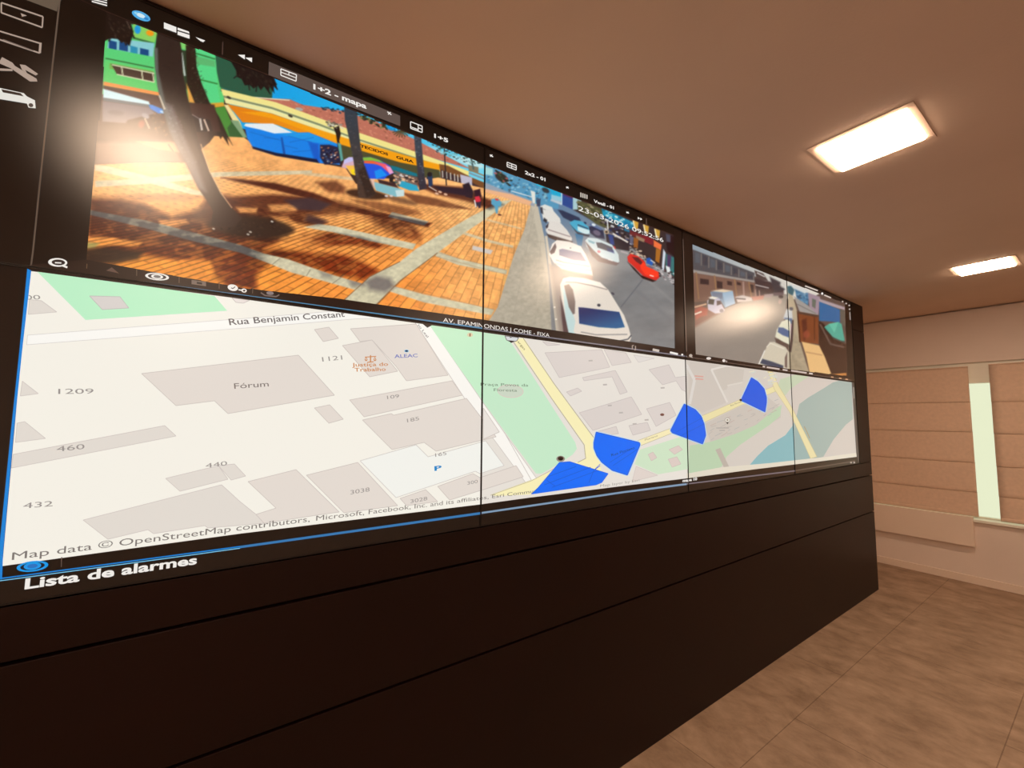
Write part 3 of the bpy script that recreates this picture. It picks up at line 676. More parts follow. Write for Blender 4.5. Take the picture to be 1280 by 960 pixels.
P([(461, 222), (468, 224), (468, 236), (464, 233)], (230, 190, 170), .8); OV(489, 225, 2.5, 3, (30, 26, 28)); 
# blue tarpaulin stall
P([(305, 157), (307, 154.5), (341, 154.5), (368, 167), (350, 170), (320, 165)], (228, 236, 240), .5)
P([(306, 158), (325, 162), (343, 167), (366, 166), (386, 165.5), (400, 171), (422, 180), (424, 200), (425, 206), (400, 204), (395, 201), (345, 193), (316, 184), (309, 173)], (0, 128, 228), .5)
P([(345, 167), (386, 166), (402, 173), (420, 180), (392, 178)], (18, 150, 228), .8); P([(351, 172), (353, 172), (357, 193), (354, 193)], (0, 72, 160), .8); P([(385, 177), (398, 180), (400, 203), (393, 200)], (0, 78, 190), 1.5, .8)
for a, b in (((312, 165), (352, 176)), ((330, 172), (348, 174)), ((360, 170), (390, 178)), ((362, 178), (392, 172)), ((366, 190), (390, 188)), ((356, 182), (372, 186))): LN([a, b], 1.0, (0, 96, 192), .7, .6)
P([(315, 183), (345, 191), (396, 199), (399, 204), (345, 195), (316, 186)], (8, 22, 52), .7)
P([(400, 181), (412, 181), (422, 184), (427, 204), (406, 206), (400, 197)], (28, 32, 62), .8); SPECK([(401, 184), (421, 186), (425, 204), (405, 205)], [(12, 12, 20), (60, 80, 110), (170, 110, 80), (30, 60, 110), (220, 215, 210)], 45, .6, 1.5, 54, .8, 1.4)
P([(417, 160), (424, 157), (426, 168), (424, 176), (428, 196), (427, 201), (423, 190), (420, 168)], (34, 24, 20), .6); P([(422, 178), (426, 180), (429, 200), (426, 202)], (90, 160, 150), .6); SPECK([(408, 150), (430, 156), (428, 162), (410, 158)], [(150, 145, 130), (215, 210, 190), (90, 85, 75)], 25, .7, 1.5, 55)
# parasol
P([(427, 209), (430, 201), (436, 197.5), (442, 196.5), (444, 219), (439, 217), (434, 211)], (214, 172, 188), .6); P([(430, 200), (436, 196.5), (441, 196.5), (442, 201), (430, 205)], (196, 190, 236), .6); P([(432, 207), (443, 207), (444, 219), (438, 217)], (248, 190, 80), .7); P([(438, 212), (443, 211), (444, 219), (440, 218)], (250, 215, 30), .6)
P([(453, 197), (463, 196.5), (476, 201), (487, 207), (492, 216), (484, 220), (480, 224), (458, 223), (454, 210)], (28, 84, 222), .6); P([(453, 197), (463, 196.5), (474, 200), (480, 204), (466, 201), (454, 201)], (132, 184, 62), .6); P([(455, 201), (466, 201), (478, 205), (482, 209), (468, 205), (455, 204)], (236, 96, 50), .6); P([(468, 202), (482, 205), (489, 211), (486, 216), (478, 209)], (240, 90, 110), .7); P([(482, 207), (488, 209), (492, 216), (487, 218)], (236, 160, 200), .6); P([(468, 214), (476, 211), (484, 219), (470, 224)], (10, 142, 240), .7)
# trunk in the middle of the square
G([(430, 131), (446, 138), (448, 160), (451, 185), (455, 205), (461, 224), (470, 243), (462, 248), (448, 247), (446, 228), (442, 202), (436, 172), (431, 150)], (46, 60, 72), (72, 54, 46), (440, 140), (455, 235), .6)
P([(448, 215), (456, 208), (470, 243), (458, 247)], (44, 32, 28), 1.5, .8); SPECK([(432, 140), (446, 142), (455, 200), (462, 240), (448, 244), (440, 190)], [(95, 98, 102), (30, 34, 40), (120, 105, 90)], 70, .6, 1.6, 56, .6, 1.3, .35)
SPECK([(445, 140), (470, 148), (495, 160), (480, 162), (450, 148)], [(40, 50, 36), (30, 40, 34), (120, 130, 70)], 60, .7, 1.7, 57); SPECK([(400, 132), (430, 138), (428, 142), (404, 137)], [(30, 40, 50), (20, 60, 80)], 30, .5, 1.2, 58)
for k in range(9): a = .2+k*.33; LN([(502, 163), (502+11*math.cos(a)*1.1, 163+9*math.sin(a))], 1.4, (78, 70, 44), .9)
OV(489, 158, 7, 5, (0, 150, 218), .5, 1, .9); SPECK([(484, 152), (500, 158), (496, 166), (486, 162)], [(30, 60, 70), (10, 110, 160)], 14, .5, 1.2, 59)
G([(517, 164), (526, 168), (528, 190), (531, 222), (534, 236), (524, 238), (522, 215), (519, 190)], (58, 72, 84), (52, 46, 56), (522, 170), (528, 235), .6); SPECK([(518, 170), (526, 172), (531, 232), (525, 234)], [(110, 120, 130), (36, 44, 54)], 40, .5, 1.3, 60, .6, 1.4, .6)
# dark palm crowns at the top
P([(288, 76), (300, 80), (340, 95), (343, 98), (345, 104), (347, 113), (342, 107), (343, 117), (337, 108), (336, 116), (330, 108), (326, 113), (322, 107), (317, 111), (312, 106), (306, 107), (302, 99), (296, 96), (295, 88)], (20, 12, 14), .6)
for a, b in (((330, 104), (338, 118)), ((336, 100), (347, 112)), ((310, 100), (312, 113)), ((322, 100), (320, 115)), ((300, 92), (292, 98)), ((340, 98), (346, 106))): LN([a, b], 1.6, (22, 14, 16), .9)
P([(128, 14), (150, 20), (164, 30), (167, 40), (165, 48), (162, 58), (156, 52), (152, 54), (147, 49), (138, 48), (130, 52)], (24, 14, 12), .7)
for a, b in (((150, 40), (158, 57)), ((160, 30), (168, 48)), ((142, 40), (136, 52))): LN([a, b], 2.2, (26, 16, 13), .9)
LN([(158, 26), (163, 36)], 1.2, (120, 100, 85), .7)
SPECK([(296, 84), (340, 98), (344, 108), (318, 108), (300, 98)], [(44, 38, 30), (60, 58, 44), (10, 8, 10)], 40, .6, 1.6, 81, 1.8, 1.0, .6); SPECK([(134, 18), (163, 32), (164, 46), (140, 46)], [(62, 50, 40), (84, 70, 56), (12, 8, 8)], 40, .5, 1.4, 82, 1.8, 1.0, .6)
# left trunk with its skirt of dry leaves
P([(232, 56), (244, 58), (246, 84), (252, 104), (262, 128), (274, 146), (284, 168), (291, 182), (284, 172), (286, 182), (278, 170), (276, 174), (262, 152), (244, 130), (234, 105)], (38, 26, 20), .7)
P([(235, 128), (268, 131), (276, 165), (262, 165), (250, 152), (238, 142)], (70, 44, 38), 1)
SPECK([(234, 60), (244, 62), (262, 128), (246, 130), (236, 104)], [(70, 54, 40), (24, 16, 13), (110, 95, 80), (50, 90, 50)], 70, .6, 1.6, 61, .7, 1.2, .45)
P([(240, 144), (262, 150), (266, 164), (246, 165)], (48, 34, 32), .7); LN([(250, 148), (252.5, 163)], 2.4, (205, 195, 185)); LN([(255, 149), (261, 164)], 2, (225, 200, 180)); LN([(240, 143), (250, 149)], 1, (150, 140, 140))
G([(197, 36), (224, 44), (227, 62), (229, 90), (234, 118), (241, 150), (249, 180), (262, 214), (275, 240), (290, 260), (303, 273), (292, 284), (264, 282), (266, 264), (258, 250), (248, 236), (234, 208), (222, 186), (211, 162), (203, 135), (197, 108), (194, 85), (193, 65)], (44, 32, 28), (60, 44, 38), (210, 60), (280, 270), .7)
P([(193, 60), (197, 60), (198, 90), (206, 125), (214, 150), (224, 176), (230, 195), (222, 186), (211, 162), (203, 135), (197, 108), (194, 85)], (100, 105, 98), 1.2, .9)
P([(205, 130), (216, 132), (228, 165), (244, 200), (258, 240), (248, 236), (234, 208), (222, 186), (211, 162)], (110, 104, 104), 3, .8); SPECK([(205, 128), (218, 130), (232, 170), (246, 205), (236, 208), (214, 168)], [(160, 165, 170), (70, 62, 60), (130, 130, 132)], 90, .5, 1.3, 62, 1.2, .3, .22)
LN([(251, 180), (262, 214), (276, 241), (290, 260)], 1.2, (240, 195, 150), .8)
SPECK([(197, 45), (222, 50), (228, 100), (240, 160), (222, 150), (200, 100)], [(62, 46, 40), (28, 18, 16)], 90, .6, 1.5, 63, 1.3, .2, .3)
LN([(199, 119), (206, 137)], 2.0, (205, 195, 175))

# ================= second camera picture: a long street
Q2 = [(862, 303), (1062, 379), (1062, 474), (986, 463), (862, 445)]
P(Q2, (92, 74, 66), 1)
G([(862, 303), (940, 334), (990, 353), (1026, 366), (1012, 374), (985, 374), (945, 346), (862, 312)], (138, 152, 162), (214, 208, 196), (865, 305), (985, 352))
P([(865, 311.5), (943, 341), (944, 352), (866, 338)], (78, 76, 80), .6)
for k in range(8):
    x = 869+k*9.4; y = 315+k*3.9; P([(x, y), (x+6, y+2.4), (x+6, y+14-k*1.1), (x, y+13-k)], (62, 62, 70) if k % 2 else (84, 90, 98), .6); LN([(x+7.5, y+2), (x+7.5, y+17-k)], 1, (128, 120, 114))
P([(866, 337), (944, 351), (944, 353.5), (866, 341)], (152, 144, 138), .6)
P([(866, 341), (944, 353.5), (946, 372), (905, 374), (866, 378)], (122, 90, 76), .6)
for x, y, w_, h in ((875, 348, 11, 7), (896, 351, 7, 9), (909, 351, 6, 5), (921, 352, 5, 4), (937, 355, 5, 10)): P([(x, y), (x+w_, y+1.5), (x+w_, y+h+1), (x, y+h)], (58, 40, 40), .6)
for x in (870, 893, 918, 936): LN([(x, 340+(x-870)*.18), (x+3.5, 374-(x-870)*.02)], 1.8, (150, 112, 78), .9)
for x in (929, 945): LN([(x, 352), (x+1, 372)], 2, (160, 130, 120))
P([(943, 338), (954, 342), (960, 351), (946, 350)], (78, 64, 62), .7); P([(943, 348), (962, 352), (980, 362), (978, 369), (946, 372)], (62, 46, 48), 1); LN([(944, 356), (961, 360)], 1.2, (190, 180, 175)); LN([(946, 341), (956, 346)], 1.4, (190, 185, 180)); P([(962, 346), (976, 353), (981, 362), (968, 366)], (56, 52, 58), 1.2); OV(979, 356, 4, 3.5, (205, 200, 190), .4, 1.5)
for x, y in ((944, 362), (949, 363)): LN([(x, y), (x+.5, y+8)], 1.5, (150, 120, 110))
# road
G([(868, 407), (900, 388), (920, 380), (945, 372), (972, 366), (984, 368), (982, 392), (974, 420), (962, 440), (950, 458), (868, 446)], (148, 136, 126), (150, 140, 128), (880, 440), (960, 380))
MUL([(868, 407), (984, 368), (962, 440), (950, 458), (868, 446)], (.90, .90, .90), 3, n_b)
P([(868, 382), (905, 388), (868, 409)], (120, 78, 66), 2); P([(867, 388), (876, 383), (885, 386), (884, 394), (876, 396), (870, 400)], (172, 78, 60), 1.2, .85); LN([(868, 384), (883, 380)], 1.8, (214, 172, 140)); LN([(868, 393), (877, 389.5)], 1.8, (225, 215, 200))
# lorry
P([(888, 365), (902, 362.5), (915, 363.5), (919, 379), (906, 385), (901, 376), (890, 372)], (128, 152, 172), .5); P([(903, 366), (916, 364), (919, 379.5), (907, 384)], (150, 178, 198), .5); P([(889, 363.5), (903, 361.5), (916, 363.5), (905, 365.5)], (222, 200, 172), .5); P([(889, 365), (903, 366), (903, 374), (891, 371)], (116, 124, 140), .5)
P([(884, 376), (888, 372), (899, 373), (903, 382), (906, 388), (903, 391), (894, 392), (885, 387)], (190, 184, 196), .6); P([(886, 373.5), (893, 374.5), (892, 381), (885, 380)], (58, 56, 50), .5); P([(896, 376), (900, 376), (902, 380), (896, 382)], (70, 52, 54), .5); P([(885, 372), (890, 370.5), (898, 372), (893, 374)], (232, 226, 208), .5); OV(902, 388.5, 2.6, 2.4, (120, 112, 118), 0, .6)
# parked cars beyond
P([(919, 371), (928, 369), (940, 372), (940, 376), (922, 378)], (196, 184, 178), .7); LN([(920, 373), (932, 374)], 1.6, (80, 66, 66)); P([(939, 371), (955, 369), (954, 374), (942, 376)], (180, 116, 100), 1); P([(955, 368), (966, 367), (964, 372), (956, 372)], (160, 140, 138), .7); P([(966, 366), (980, 365), (979, 369), (967, 370)], (96, 80, 84), .8); OV(976, 371, 3, 2, (60, 44, 46), .1, .6); OV(975, 377, 2.2, 3, (176, 152, 140), .2, .7)
# right-hand side
P([(984, 358), (989, 357), (993, 362), (991, 369), (985, 370)], (46, 92, 104), 1); P([(993, 360), (1012, 367), (1010, 382), (996, 374)], (72, 122, 156), .8); SPECK([(994, 362), (1011, 368), (1009, 380), (997, 374)], [(120, 160, 180), (40, 80, 110)], 20, .6, 1.3, 71)
P([(985, 354), (1012, 363), (1006, 367), (993, 361)], (206, 208, 204), 1)
P([(1010, 366), (1025, 371), (1023, 394), (1012, 387)], (156, 134, 146), .7); P([(1015, 373), (1020, 375), (1019, 386), (1015, 383)], (96, 104, 92), .6)
P([(1023, 373), (1056, 384), (1056, 388), (1024, 378)], (170, 152, 156), .8); P([(1024, 377), (1050, 387), (1050, 404), (1040, 402), (1024, 401)], (42, 98, 148), .7); P([(1050, 386), (1057, 388), (1057, 408), (1051, 406)], (96, 88, 78), .8)
P([(992, 370), (1010, 382), (1023, 394), (1000, 391)], (156, 150, 144), .7); LN([(996, 380), (1020, 392)], 1, (96, 90, 86), .7)
P([(985, 366), (991, 370), (997, 391), (1000, 428), (1012, 468), (986, 464)], (178, 162, 134), .8); MUL([(986, 400), (1000, 428), (1012, 468), (986, 464)], (.82, .82, .82), 2, n_c)
P([(996, 389), (1023, 394.5), (1023.5, 430), (1012, 429), (999, 427)], (122, 64, 34), .6); P([(1002, 400), (1008, 398), (1009, 420), (1005, 426)], (76, 32, 24), 1.4, .8); OV(1008, 418, 4, 5, (160, 76, 52), 0, 1.5, .7); LN([(1018, 396), (1018, 426)], 1.4, (90, 44, 22)); LN([(997, 391), (1000, 428)], 1.4, (60, 34, 26)); P([(996, 389), (1023, 394), (1023, 397), (997, 392)], (80, 56, 44), .6)
P([(1023, 401), (1030, 405), (1042, 424), (1058, 430), (1059, 472), (1040, 469), (1030, 448), (1024, 432)], (50, 28, 20), .8); LN([(1025, 405), (1038, 430), (1055, 434)], 2.4, (110, 92, 84), .7)
P([(1030, 409), (1036, 405), (1048, 402.5), (1052, 405), (1056, 426), (1051, 426), (1041, 421)], (76, 164, 142), .6); P([(1036, 405), (1048, 402.5), (1043, 416)], (96, 186, 160), .6); LN([(1031, 410), (1041, 422), (1056, 428)], 1, (48, 80, 72))
P([(1002, 427), (1024, 432), (1031, 446), (1040, 470), (1012, 466), (1008, 446)], (226, 182, 122), .7); LN([(1007, 440), (1028, 444)], 1.6, (190, 146, 100)); P([(1038, 468), (1058, 466), (1058, 470), (1040, 470)], (196, 128, 66), .6)
# cars on the right of the road
P([(979, 398), (983, 386), (990, 388), (991, 402), (986, 402)], (196, 198, 196), .7); OV(989, 386, 2.5, 2.2, (84, 84, 92), .2, .6); P([(980, 397), (990, 398), (991, 405), (985, 404)], (92, 112, 140), .7)
P([(977, 402), (984, 399), (988, 402), (989, 412), (987, 431), (978, 427), (969, 421), (971, 412)], (224, 220, 194), .6); P([(973, 409), (979, 409.5), (987, 414), (986, 422), (978, 419), (972, 415)], (84, 104, 140), .6); P([(988, 405), (990, 405), (991, 420), (988, 428)], (196, 160, 170), .6); P([(968, 422), (986, 431), (986, 434), (970, 427)], (92, 74, 66), .8)
P([(990, 400), (992, 400), (991, 425), (989, 440), (986, 440), (988, 424)], (70, 56, 54), .8)
P([(947, 458), (956, 438), (962, 427.5), (968, 427.5), (982, 434), (986, 440), (986, 463), (978, 462)], (206, 196, 174), .6); LN([(958, 434), (963, 429), (980, 436)], 1, (232, 224, 206)); P([(950, 454), (953, 448.5), (965, 452), (979, 457), (979, 462), (965, 459)], (58, 68, 88), .6); P([(981, 447), (984, 440), (984, 460), (981, 459)], (110, 90, 82), .6); LN([(948, 456), (956, 438)], 1.2, (236, 230, 220))
# soften to the sharpness of a camera stream
for ax in (0, 1):
    canvas = .25*np.roll(canvas, 1, ax)+.5*canvas+.25*np.roll(canvas, -1, ax)
canvas = np.clip(canvas*(1+.035*(rng.random((CH*SC, CW*SC, 1))-.5)), 0, 255)
# ================= street map (lower row)
M = Layer(.0005, 3e-6)
MB_TOP = [(36, 338.5), (100, 347.5), (300, 373.5), (603, 415.5), (858, 450), (992, 468), (1064.5, 478)]
MB_BOT = [(1070.5, 570.5), (993, 579.2), (940, 586.5), (858.7, 597.8), (780, 607.2), (662, 622), (602, 630.3), (300, 667), (3, 707.5)]
def span(x0, x1):
    def at(L, x):
        L = sorted(L)
        for a, b in zip(L[:-1], L[1:]):
            if a[0] <= x <= b[0]: return a[1]+(b[1]-a[1])*(x-a[0])/(b[0]-a[0])
        return L[0][1] if x < L[0][0] else L[-1][1]
    return at, x0, x1
BG1, BG2, BG3, BG4 = (243, 239, 228), (229, 223, 214), (209, 201, 191), (206, 196, 186)  # dimming of the screens at oblique view put into each panel's map colour
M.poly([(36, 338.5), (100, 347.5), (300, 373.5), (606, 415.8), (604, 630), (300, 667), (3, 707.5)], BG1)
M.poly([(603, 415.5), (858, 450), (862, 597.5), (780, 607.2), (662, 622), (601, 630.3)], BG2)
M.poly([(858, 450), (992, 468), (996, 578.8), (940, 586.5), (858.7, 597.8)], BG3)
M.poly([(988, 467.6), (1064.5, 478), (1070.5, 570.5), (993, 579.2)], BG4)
ED = (203, 193, 186)
def blds(L, col, ed=ED, lw=.8):
    for p in L: M.poly(p, col, ed, lw)
B1 = (226, 217, 208)
M.poly([(45, 338), (268, 370), (284, 388.5), (107, 400)], (186, 238, 198))
M.poly([(33.5, 431), (34.5, 419), (320, 397), (440, 387), (549, 400), (446, 398.5), (320, 409)], (248, 246, 240), (214, 208, 204), .7)
M.poly([(518, 402), (536, 404.5), (605, 505), (677, 607), (662, 610), (603, 530), (578, 494)], (248, 245, 238), (206, 198, 192), .8)
M.poly([(536, 405.5), (633, 420), (650, 445), (690, 508), (719, 553), (721, 561), (716, 568), (700, 579), (677, 592), (670, 592), (637, 548), (603, 501)], (197, 237, 201))
M.poly([(603, 415.5), (633, 420), (650, 445), (690, 508), (719, 553), (721, 561), (716, 568), (700, 579), (677, 592), (670, 592), (637, 548), (602, 500)], (196, 232, 200))
blds([[(112, 370), (150, 371), (161, 385), (128, 387)]], (214, 208, 203), (190, 184, 180))
blds([[(290, 372.5), (312, 375.5), (304, 379), (295, 378)]], (234, 224, 218))
blds([[(37, 374.5), (52, 376), (71, 390), (35.5, 393)], [(28, 476.5), (48, 492), (25.5, 495)], [(21.5, 529), (31, 527), (57, 548), (19.5, 553)], [(16.5, 568), (206, 532), (220, 545), (14.5, 585)],
      [(104, 650), (277, 606), (300, 627), (320, 643), (345, 635), (330, 654), (260, 660), (256, 657), (192, 667), (185, 662), (135, 674)], [(207, 598), (273, 582), (285, 599), (225, 614)], [(273, 582), (293, 580), (307, 595), (289, 600)]], (224, 217, 208), (206, 196, 190))
blds([[(177, 467), (373, 444), (418, 494), (285, 517), (268, 501), (220, 507)], [(310, 602), (370, 587), (424, 640), (402, 643), (330, 654), (320, 643), (345, 635)], [(383, 594), (447, 578), (497, 632), (430, 641)],
      [(500, 623), (532, 612), (547, 627), (508, 632)], [(547, 608), (591, 592), (600, 597), (645, 582), (654, 596), (604, 612), (562, 625)], [(437, 500), (565, 476), (578, 494), (455, 521)],
      [(453, 525), (489, 517), (492, 519), (583, 498), (620, 546), (545, 564), (530, 553), (490, 562)], [(438, 411), (520, 405), (560, 469), (508, 476), (495, 458), (465, 425), (450, 427)], [(428, 432), (465, 425), (497, 464), (462, 471)],
      [(393, 412), (411, 409), (423, 423), (404, 427)], [(393, 510), (412, 506), (429, 524), (411, 529)]], B1)
M.poly([(450, 576), (520, 556), (535, 571), (607, 551), (630, 582), (600, 592), (594, 589), (495, 622)], (241, 241, 234), (208, 202, 196), .8)
M.line([(630, 540), (664, 600), (613, 619)], .8, (200, 194, 188))
# panel two
M.poly([(643, 427), (650, 423), (655, 423), (692, 480), (742, 548), (749, 570), (752, 592), (730, 606), (664, 618), (620, 620), (613, 618.5), (664, 600), (690, 589), (722, 577), (732, 574), (731, 556), (690, 498)], (246, 237, 184))
M.line([(642, 428), (690, 499), (730, 556), (732, 573), (722, 578)], .9, (178, 170, 140)); M.line([(654, 423), (692, 479), (742, 547)], .9, (178, 170, 140)); M.line([(613, 619), (664, 601), (698, 583)], .8, (196, 186, 150))
M.poly([(795, 551.5), (838, 535.5), (841, 541), (797, 558.5)], (243, 232, 184), (190, 180, 150), .6)
M.poly([(800, 562), (860, 543), (862, 586), (822, 593), (793, 580)], (205, 226, 196))
B2 = (217, 208, 202)
blds([[(681, 441), (752, 437), (762, 459), (699, 472)], [(755, 437), (782, 441), (789, 453), (765, 457)], [(678, 427), (700, 431), (684, 432)], [(728, 472), (769, 463), (784, 490), (775, 493), (765, 471), (730, 476)],
      [(708, 490), (722, 485), (727, 489), (713, 495)], [(724, 516), (789, 496), (802, 518), (741, 538)], [(745, 540), (770, 533), (773, 542), (750, 545)], [(811, 462), (836, 456), (844, 472), (858, 470), (858, 490), (852, 487), (845, 476), (828, 481)],
      [(808, 511), (837, 503), (845, 519), (820, 533)], [(786, 532), (809, 528), (813, 538), (791, 544)]], B2, (198, 188, 184), .7)
blds([[(604, 510), (624, 540), (604, 549)]], (232, 226, 219))
M.poly([(792, 444), (818, 448), (798, 453)], (222, 216, 210), (204, 196, 192), .6)
blds([[(810, 568), (816, 565), (821, 572), (814, 576)], [(835, 574), (846, 571), (851, 580), (840, 584)], [(836, 562), (848, 557), (853, 562), (843, 568)]], (218, 202, 194), (200, 186, 178), .6)
M.poly([(795, 583), (822, 594), (790, 602)], (222, 210, 202), (206, 192, 186), .6)
M.oval(638, 489, 16, 8, (203, 214, 196), .05, line=(220, 196, 190), lw=.7)
# panel three and four
M.poly([(862, 452), (884, 454), (904, 458), (889, 462), (908, 503), (878, 516), (860, 505)], (204, 195, 185)); M.poly([(891, 463), (906, 458), (930, 462), (928, 478), (910, 482), (908, 487), (903, 488)], (202, 193, 182))
M.line([(930, 456), (907, 457.5), (889, 462), (909, 503)], 2.4, (221, 214, 205)); M.line([(858, 456), (868, 475), (862, 505)], 3.5, (217, 211, 204)); M.line([(909, 482), (928, 478)], 2, (216, 209, 199))
M.poly([(877, 520), (925, 499.5), (967, 483), (970, 489), (925, 507), (879, 528.5)], (231, 220, 168), (204, 190, 150), .6)
M.poly([(880, 530), (925, 508), (958, 495), (975, 509), (976, 522), (955, 534), (905, 548), (888, 553)], (200, 192, 182))
M.poly([(862, 557), (889, 552), (920, 542), (945, 531), (965, 514), (977, 506), (975, 520), (962, 531), (925, 556), (908, 571), (902, 583), (894, 588), (860, 592)], (184, 207, 174))
M.poly([(975, 474), (997, 467.5), (1014, 468.5), (1004, 475), (988, 486), (980, 496), (972, 484)], (194, 205, 176))
M.poly([(894, 562), (900, 560), (911, 583), (905, 585)], (186, 176, 164))
M.poly([(937, 581), (946.5, 570), (960, 557), (981.5, 544), (990, 533), (998, 516), (999, 578), (960, 583)], (132, 181, 186))
M.poly([(999, 505), (1010, 497), (1030, 485), (1041, 478), (1050, 475.5), (1064.5, 478), (1066, 524), (1057, 531), (1042, 549), (1029, 571), (994, 577), (992, 530), (996, 518)], (160, 176, 168))
M.poly([(994, 540), (997, 518), (1008, 545), (1016, 572), (994, 577)], (150, 176, 172))
M.poly([(959.5, 464), (966, 465), (973, 482), (991, 512), (1021, 571), (1013, 573), (987, 515), (968, 487)], (229, 217, 168), (202, 186, 140), .6)
M.poly([(858, 592), (902, 584), (960, 579), (1014, 573), (1030, 571.5), (1070, 566), (1071, 571), (940, 587), (858, 598)], (222, 214, 196))
M.line([(1005, 533), (1009, 541), (1012, 548)], .7, (170, 140, 60))
rr = random.Random(4)
for k in range(46):
    x = rr.uniform(884, 968); y = 541-.42*(x-884)+rr.uniform(-9, 12)
    M.line([(x, y), (x+rr.uniform(3, 8), y-rr.uniform(1.5, 3.5))], .7, rr.choice([(184, 176, 168), (190, 170, 160), (176, 176, 172)]))
for k in range(20):
    x = rr.uniform(936, 966); y = rr.uniform(464, 484)
    M.line([(x, y), (x+rr.uniform(3, 7), y-rr.uniform(.5, 2))], 1.4, rr.choice([(214, 206, 200), (222, 214, 190), (205, 210, 200)]))
for y, x0, x1 in ((470, 868, 879), (473.5, 869, 879)): M.line([(x0, y), (x1, y+.8)], 1.5, (216, 158, 146))
for x, y, l in ((895, 535, 16), (899, 538, 7)): M.line([(x, y), (x+l, y)], .9, (160, 156, 152))
# faint house numbers too small to read
for x, y in ((738, 451), (756, 481), (762, 507), (776, 516), (828, 485), (808, 525), (793, 530)): M.line([(x-2.5, y), (x+2.5, y-.3)], 1.8, (186, 178, 172))
M.oval(827.5, 518.3, 2.6, 1.7, (120, 80, 70))
# camera cones
BL, BD, HL = (0, 108, 246), (0, 82, 205), (150, 205, 245)
def cone(pts, col=BL, halo=None):
    if halo: M.line(pts+[pts[0]], 2.6, halo)
    M.poly(pts, col); M.line(pts+[pts[0]], .8, BD)
cone([(699, 578), (712, 577), (760, 592), (752, 603), (745, 606), (664, 617.5), (672, 610)])
cone([(745, 540), (799, 553), (800, 556), (784, 594), (765, 588), (752, 578), (746, 570), (742, 560), (742, 553)], BL, (190, 220, 240))
cone([(855, 505), (869, 512), (876, 520), (880, 530), (882, 544), (878, 555), (840, 541), (838, 538)], (0, 100, 236), (170, 210, 238))
cone([(939, 472), (947, 477), (955, 486), (958, 497), (958, 503), (956, 515), (927, 501), (927, 498)], (0, 90, 220), (178, 208, 234))
for L in ([(680, 605), (735, 585)], [(690, 608), (745, 590)], [(762, 578), (790, 560)], [(766, 582), (796, 562)], [(845, 540), (878, 522)], [(850, 545), (880, 530)], [(736, 603), (742, 588), (750, 580)]): M.line(L, .7, (0, 86, 214))
M.text('Rua Floriano', (764, 570.5), (793, 561), 3.2, (0, 50, 120)); M.text('Floriano', (806, 551), (822, 545.5), 2.4, (150, 140, 110)); M.text('Rua Floriano', (913, 508), (927, 502.5), 2.2, (120, 112, 90))
M.oval(700.5, 573.5, 5.4, 3.8, (150, 140, 130)); M.oval(700.5, 573, 3.6, 2.6, (60, 40, 34)); M.oval(701, 574, 2, 1.6, (16, 10, 10)); M.oval(925.6, 500, 1.6, 1.5, (22, 22, 26))
M.oval(909, 525, 3.1, 2.8, (226, 220, 208), line=(150, 144, 134), lw=.6); M.oval(909, 525, 1.2, 1.1, (150, 140, 125)); M.poly([(907.4, 528), (910.6, 528), (909, 530.4)], (20, 16, 16))
M.poly([(631, 420), (648, 422), (646, 426), (639.5, 428), (633, 425)], (214, 216, 218), (90, 84, 84), .8); M.poly([(635, 425.4), (643, 426.2), (638.7, 428.8)], (36, 30, 30)); M.line([(637, 422), (641, 420.7)], 1, (80, 76, 76))
M.poly([(527, 404), (541, 406), (534, 409.8)], (36, 30, 28))
# names and numbers on the map
TX = (150, 144, 140)
M.text('Rua Benjamin Constant', (287, 406.5), (431, 396), 7.6, (100, 94, 94), .008)
M.text('Fórum', (293, 486), (336, 483), 6.8, (118, 108, 104))
for s_, a, b, c in (('1209', (73, 492.5), (117, 492), 6.4), ('460', (71, 564.5), (106, 561), 6.4), ('432', (29, 635.5), (66, 632.5), 6.8), ('440', (257, 585), (284, 581.5), 5.6), ('00', (32, 374.6), (51, 374.4), 5.6),
                    ('3038', (438, 618), (462, 614), 5.2), ('3028', (513, 629), (534, 625), 4.6), ('300', (584, 606), (597, 603.5), 4.2), ('109', (484, 499), (499, 497), 4.4), ('185', (509, 528), (524, 525), 4.6), ('165', (544, 571), (558, 568.5), 4.4), ('1121', (403, 452), (428, 449.5), 5.6)):
    M.text(s_, a, b, c, TX)
M.text('P', (543, 588.5), (552, 587), 5.6, (0, 132, 200), .03)
OR = (202, 128, 66)
M.text('Justiça do', (440, 458.4), (485, 457.2), 4.6, OR, .008); M.text('Trabalho', (443, 464.6), (482, 463.6), 4.6, OR, .008)
M.line([(456, 446.5), (470, 445.5)], 1, OR); M.line([(463, 444), (463, 452.5)], 1.4, OR); M.line([(459, 453), (467, 452.2)], 1.1, OR)
for x in (457.5, 468.5): M.line([(x, 446.5), (x-1.6, 450), (x+1.6, 450), (x, 446.5)], .7, OR); M.poly([(x-2, 450), (x+2, 450), (x, 451.6)], OR)
M.text('ALEAC', (493, 447.6), (522, 446.4), 4.4, (104, 116, 186), .01); M.oval(508, 438.8, 2.8, 1.7, (120, 190, 225)); M.oval(508, 438.8, 1.9, 1.1, (16, 40, 80))
M.text('to Leal', (521.5, 406.5), (533.5, 422.5), 5.2, (104, 98, 98), .004)
M.oval(587.3, 418.6, 3.6, 2.6, (222, 206, 168)); M.line([(587.4, 416.8), (587.2, 420.6)], 1.5, (130, 80, 50))
M.text('Praça Povos da', (600.5, 482), (660, 483.2), 3.5, (118, 138, 116), .004); M.text('Floresta', (617, 489), (646, 489.6), 3.5, (118, 138, 116), .004)
M.text('argas', (646.5, 427.5), (655, 438), 4.2, (120, 112, 80), .004)
AT = (122, 116, 112)
M.text('Map data © OpenStreetMap contributors,', (15, 699.8), (387, 651.8), 8.2, AT)
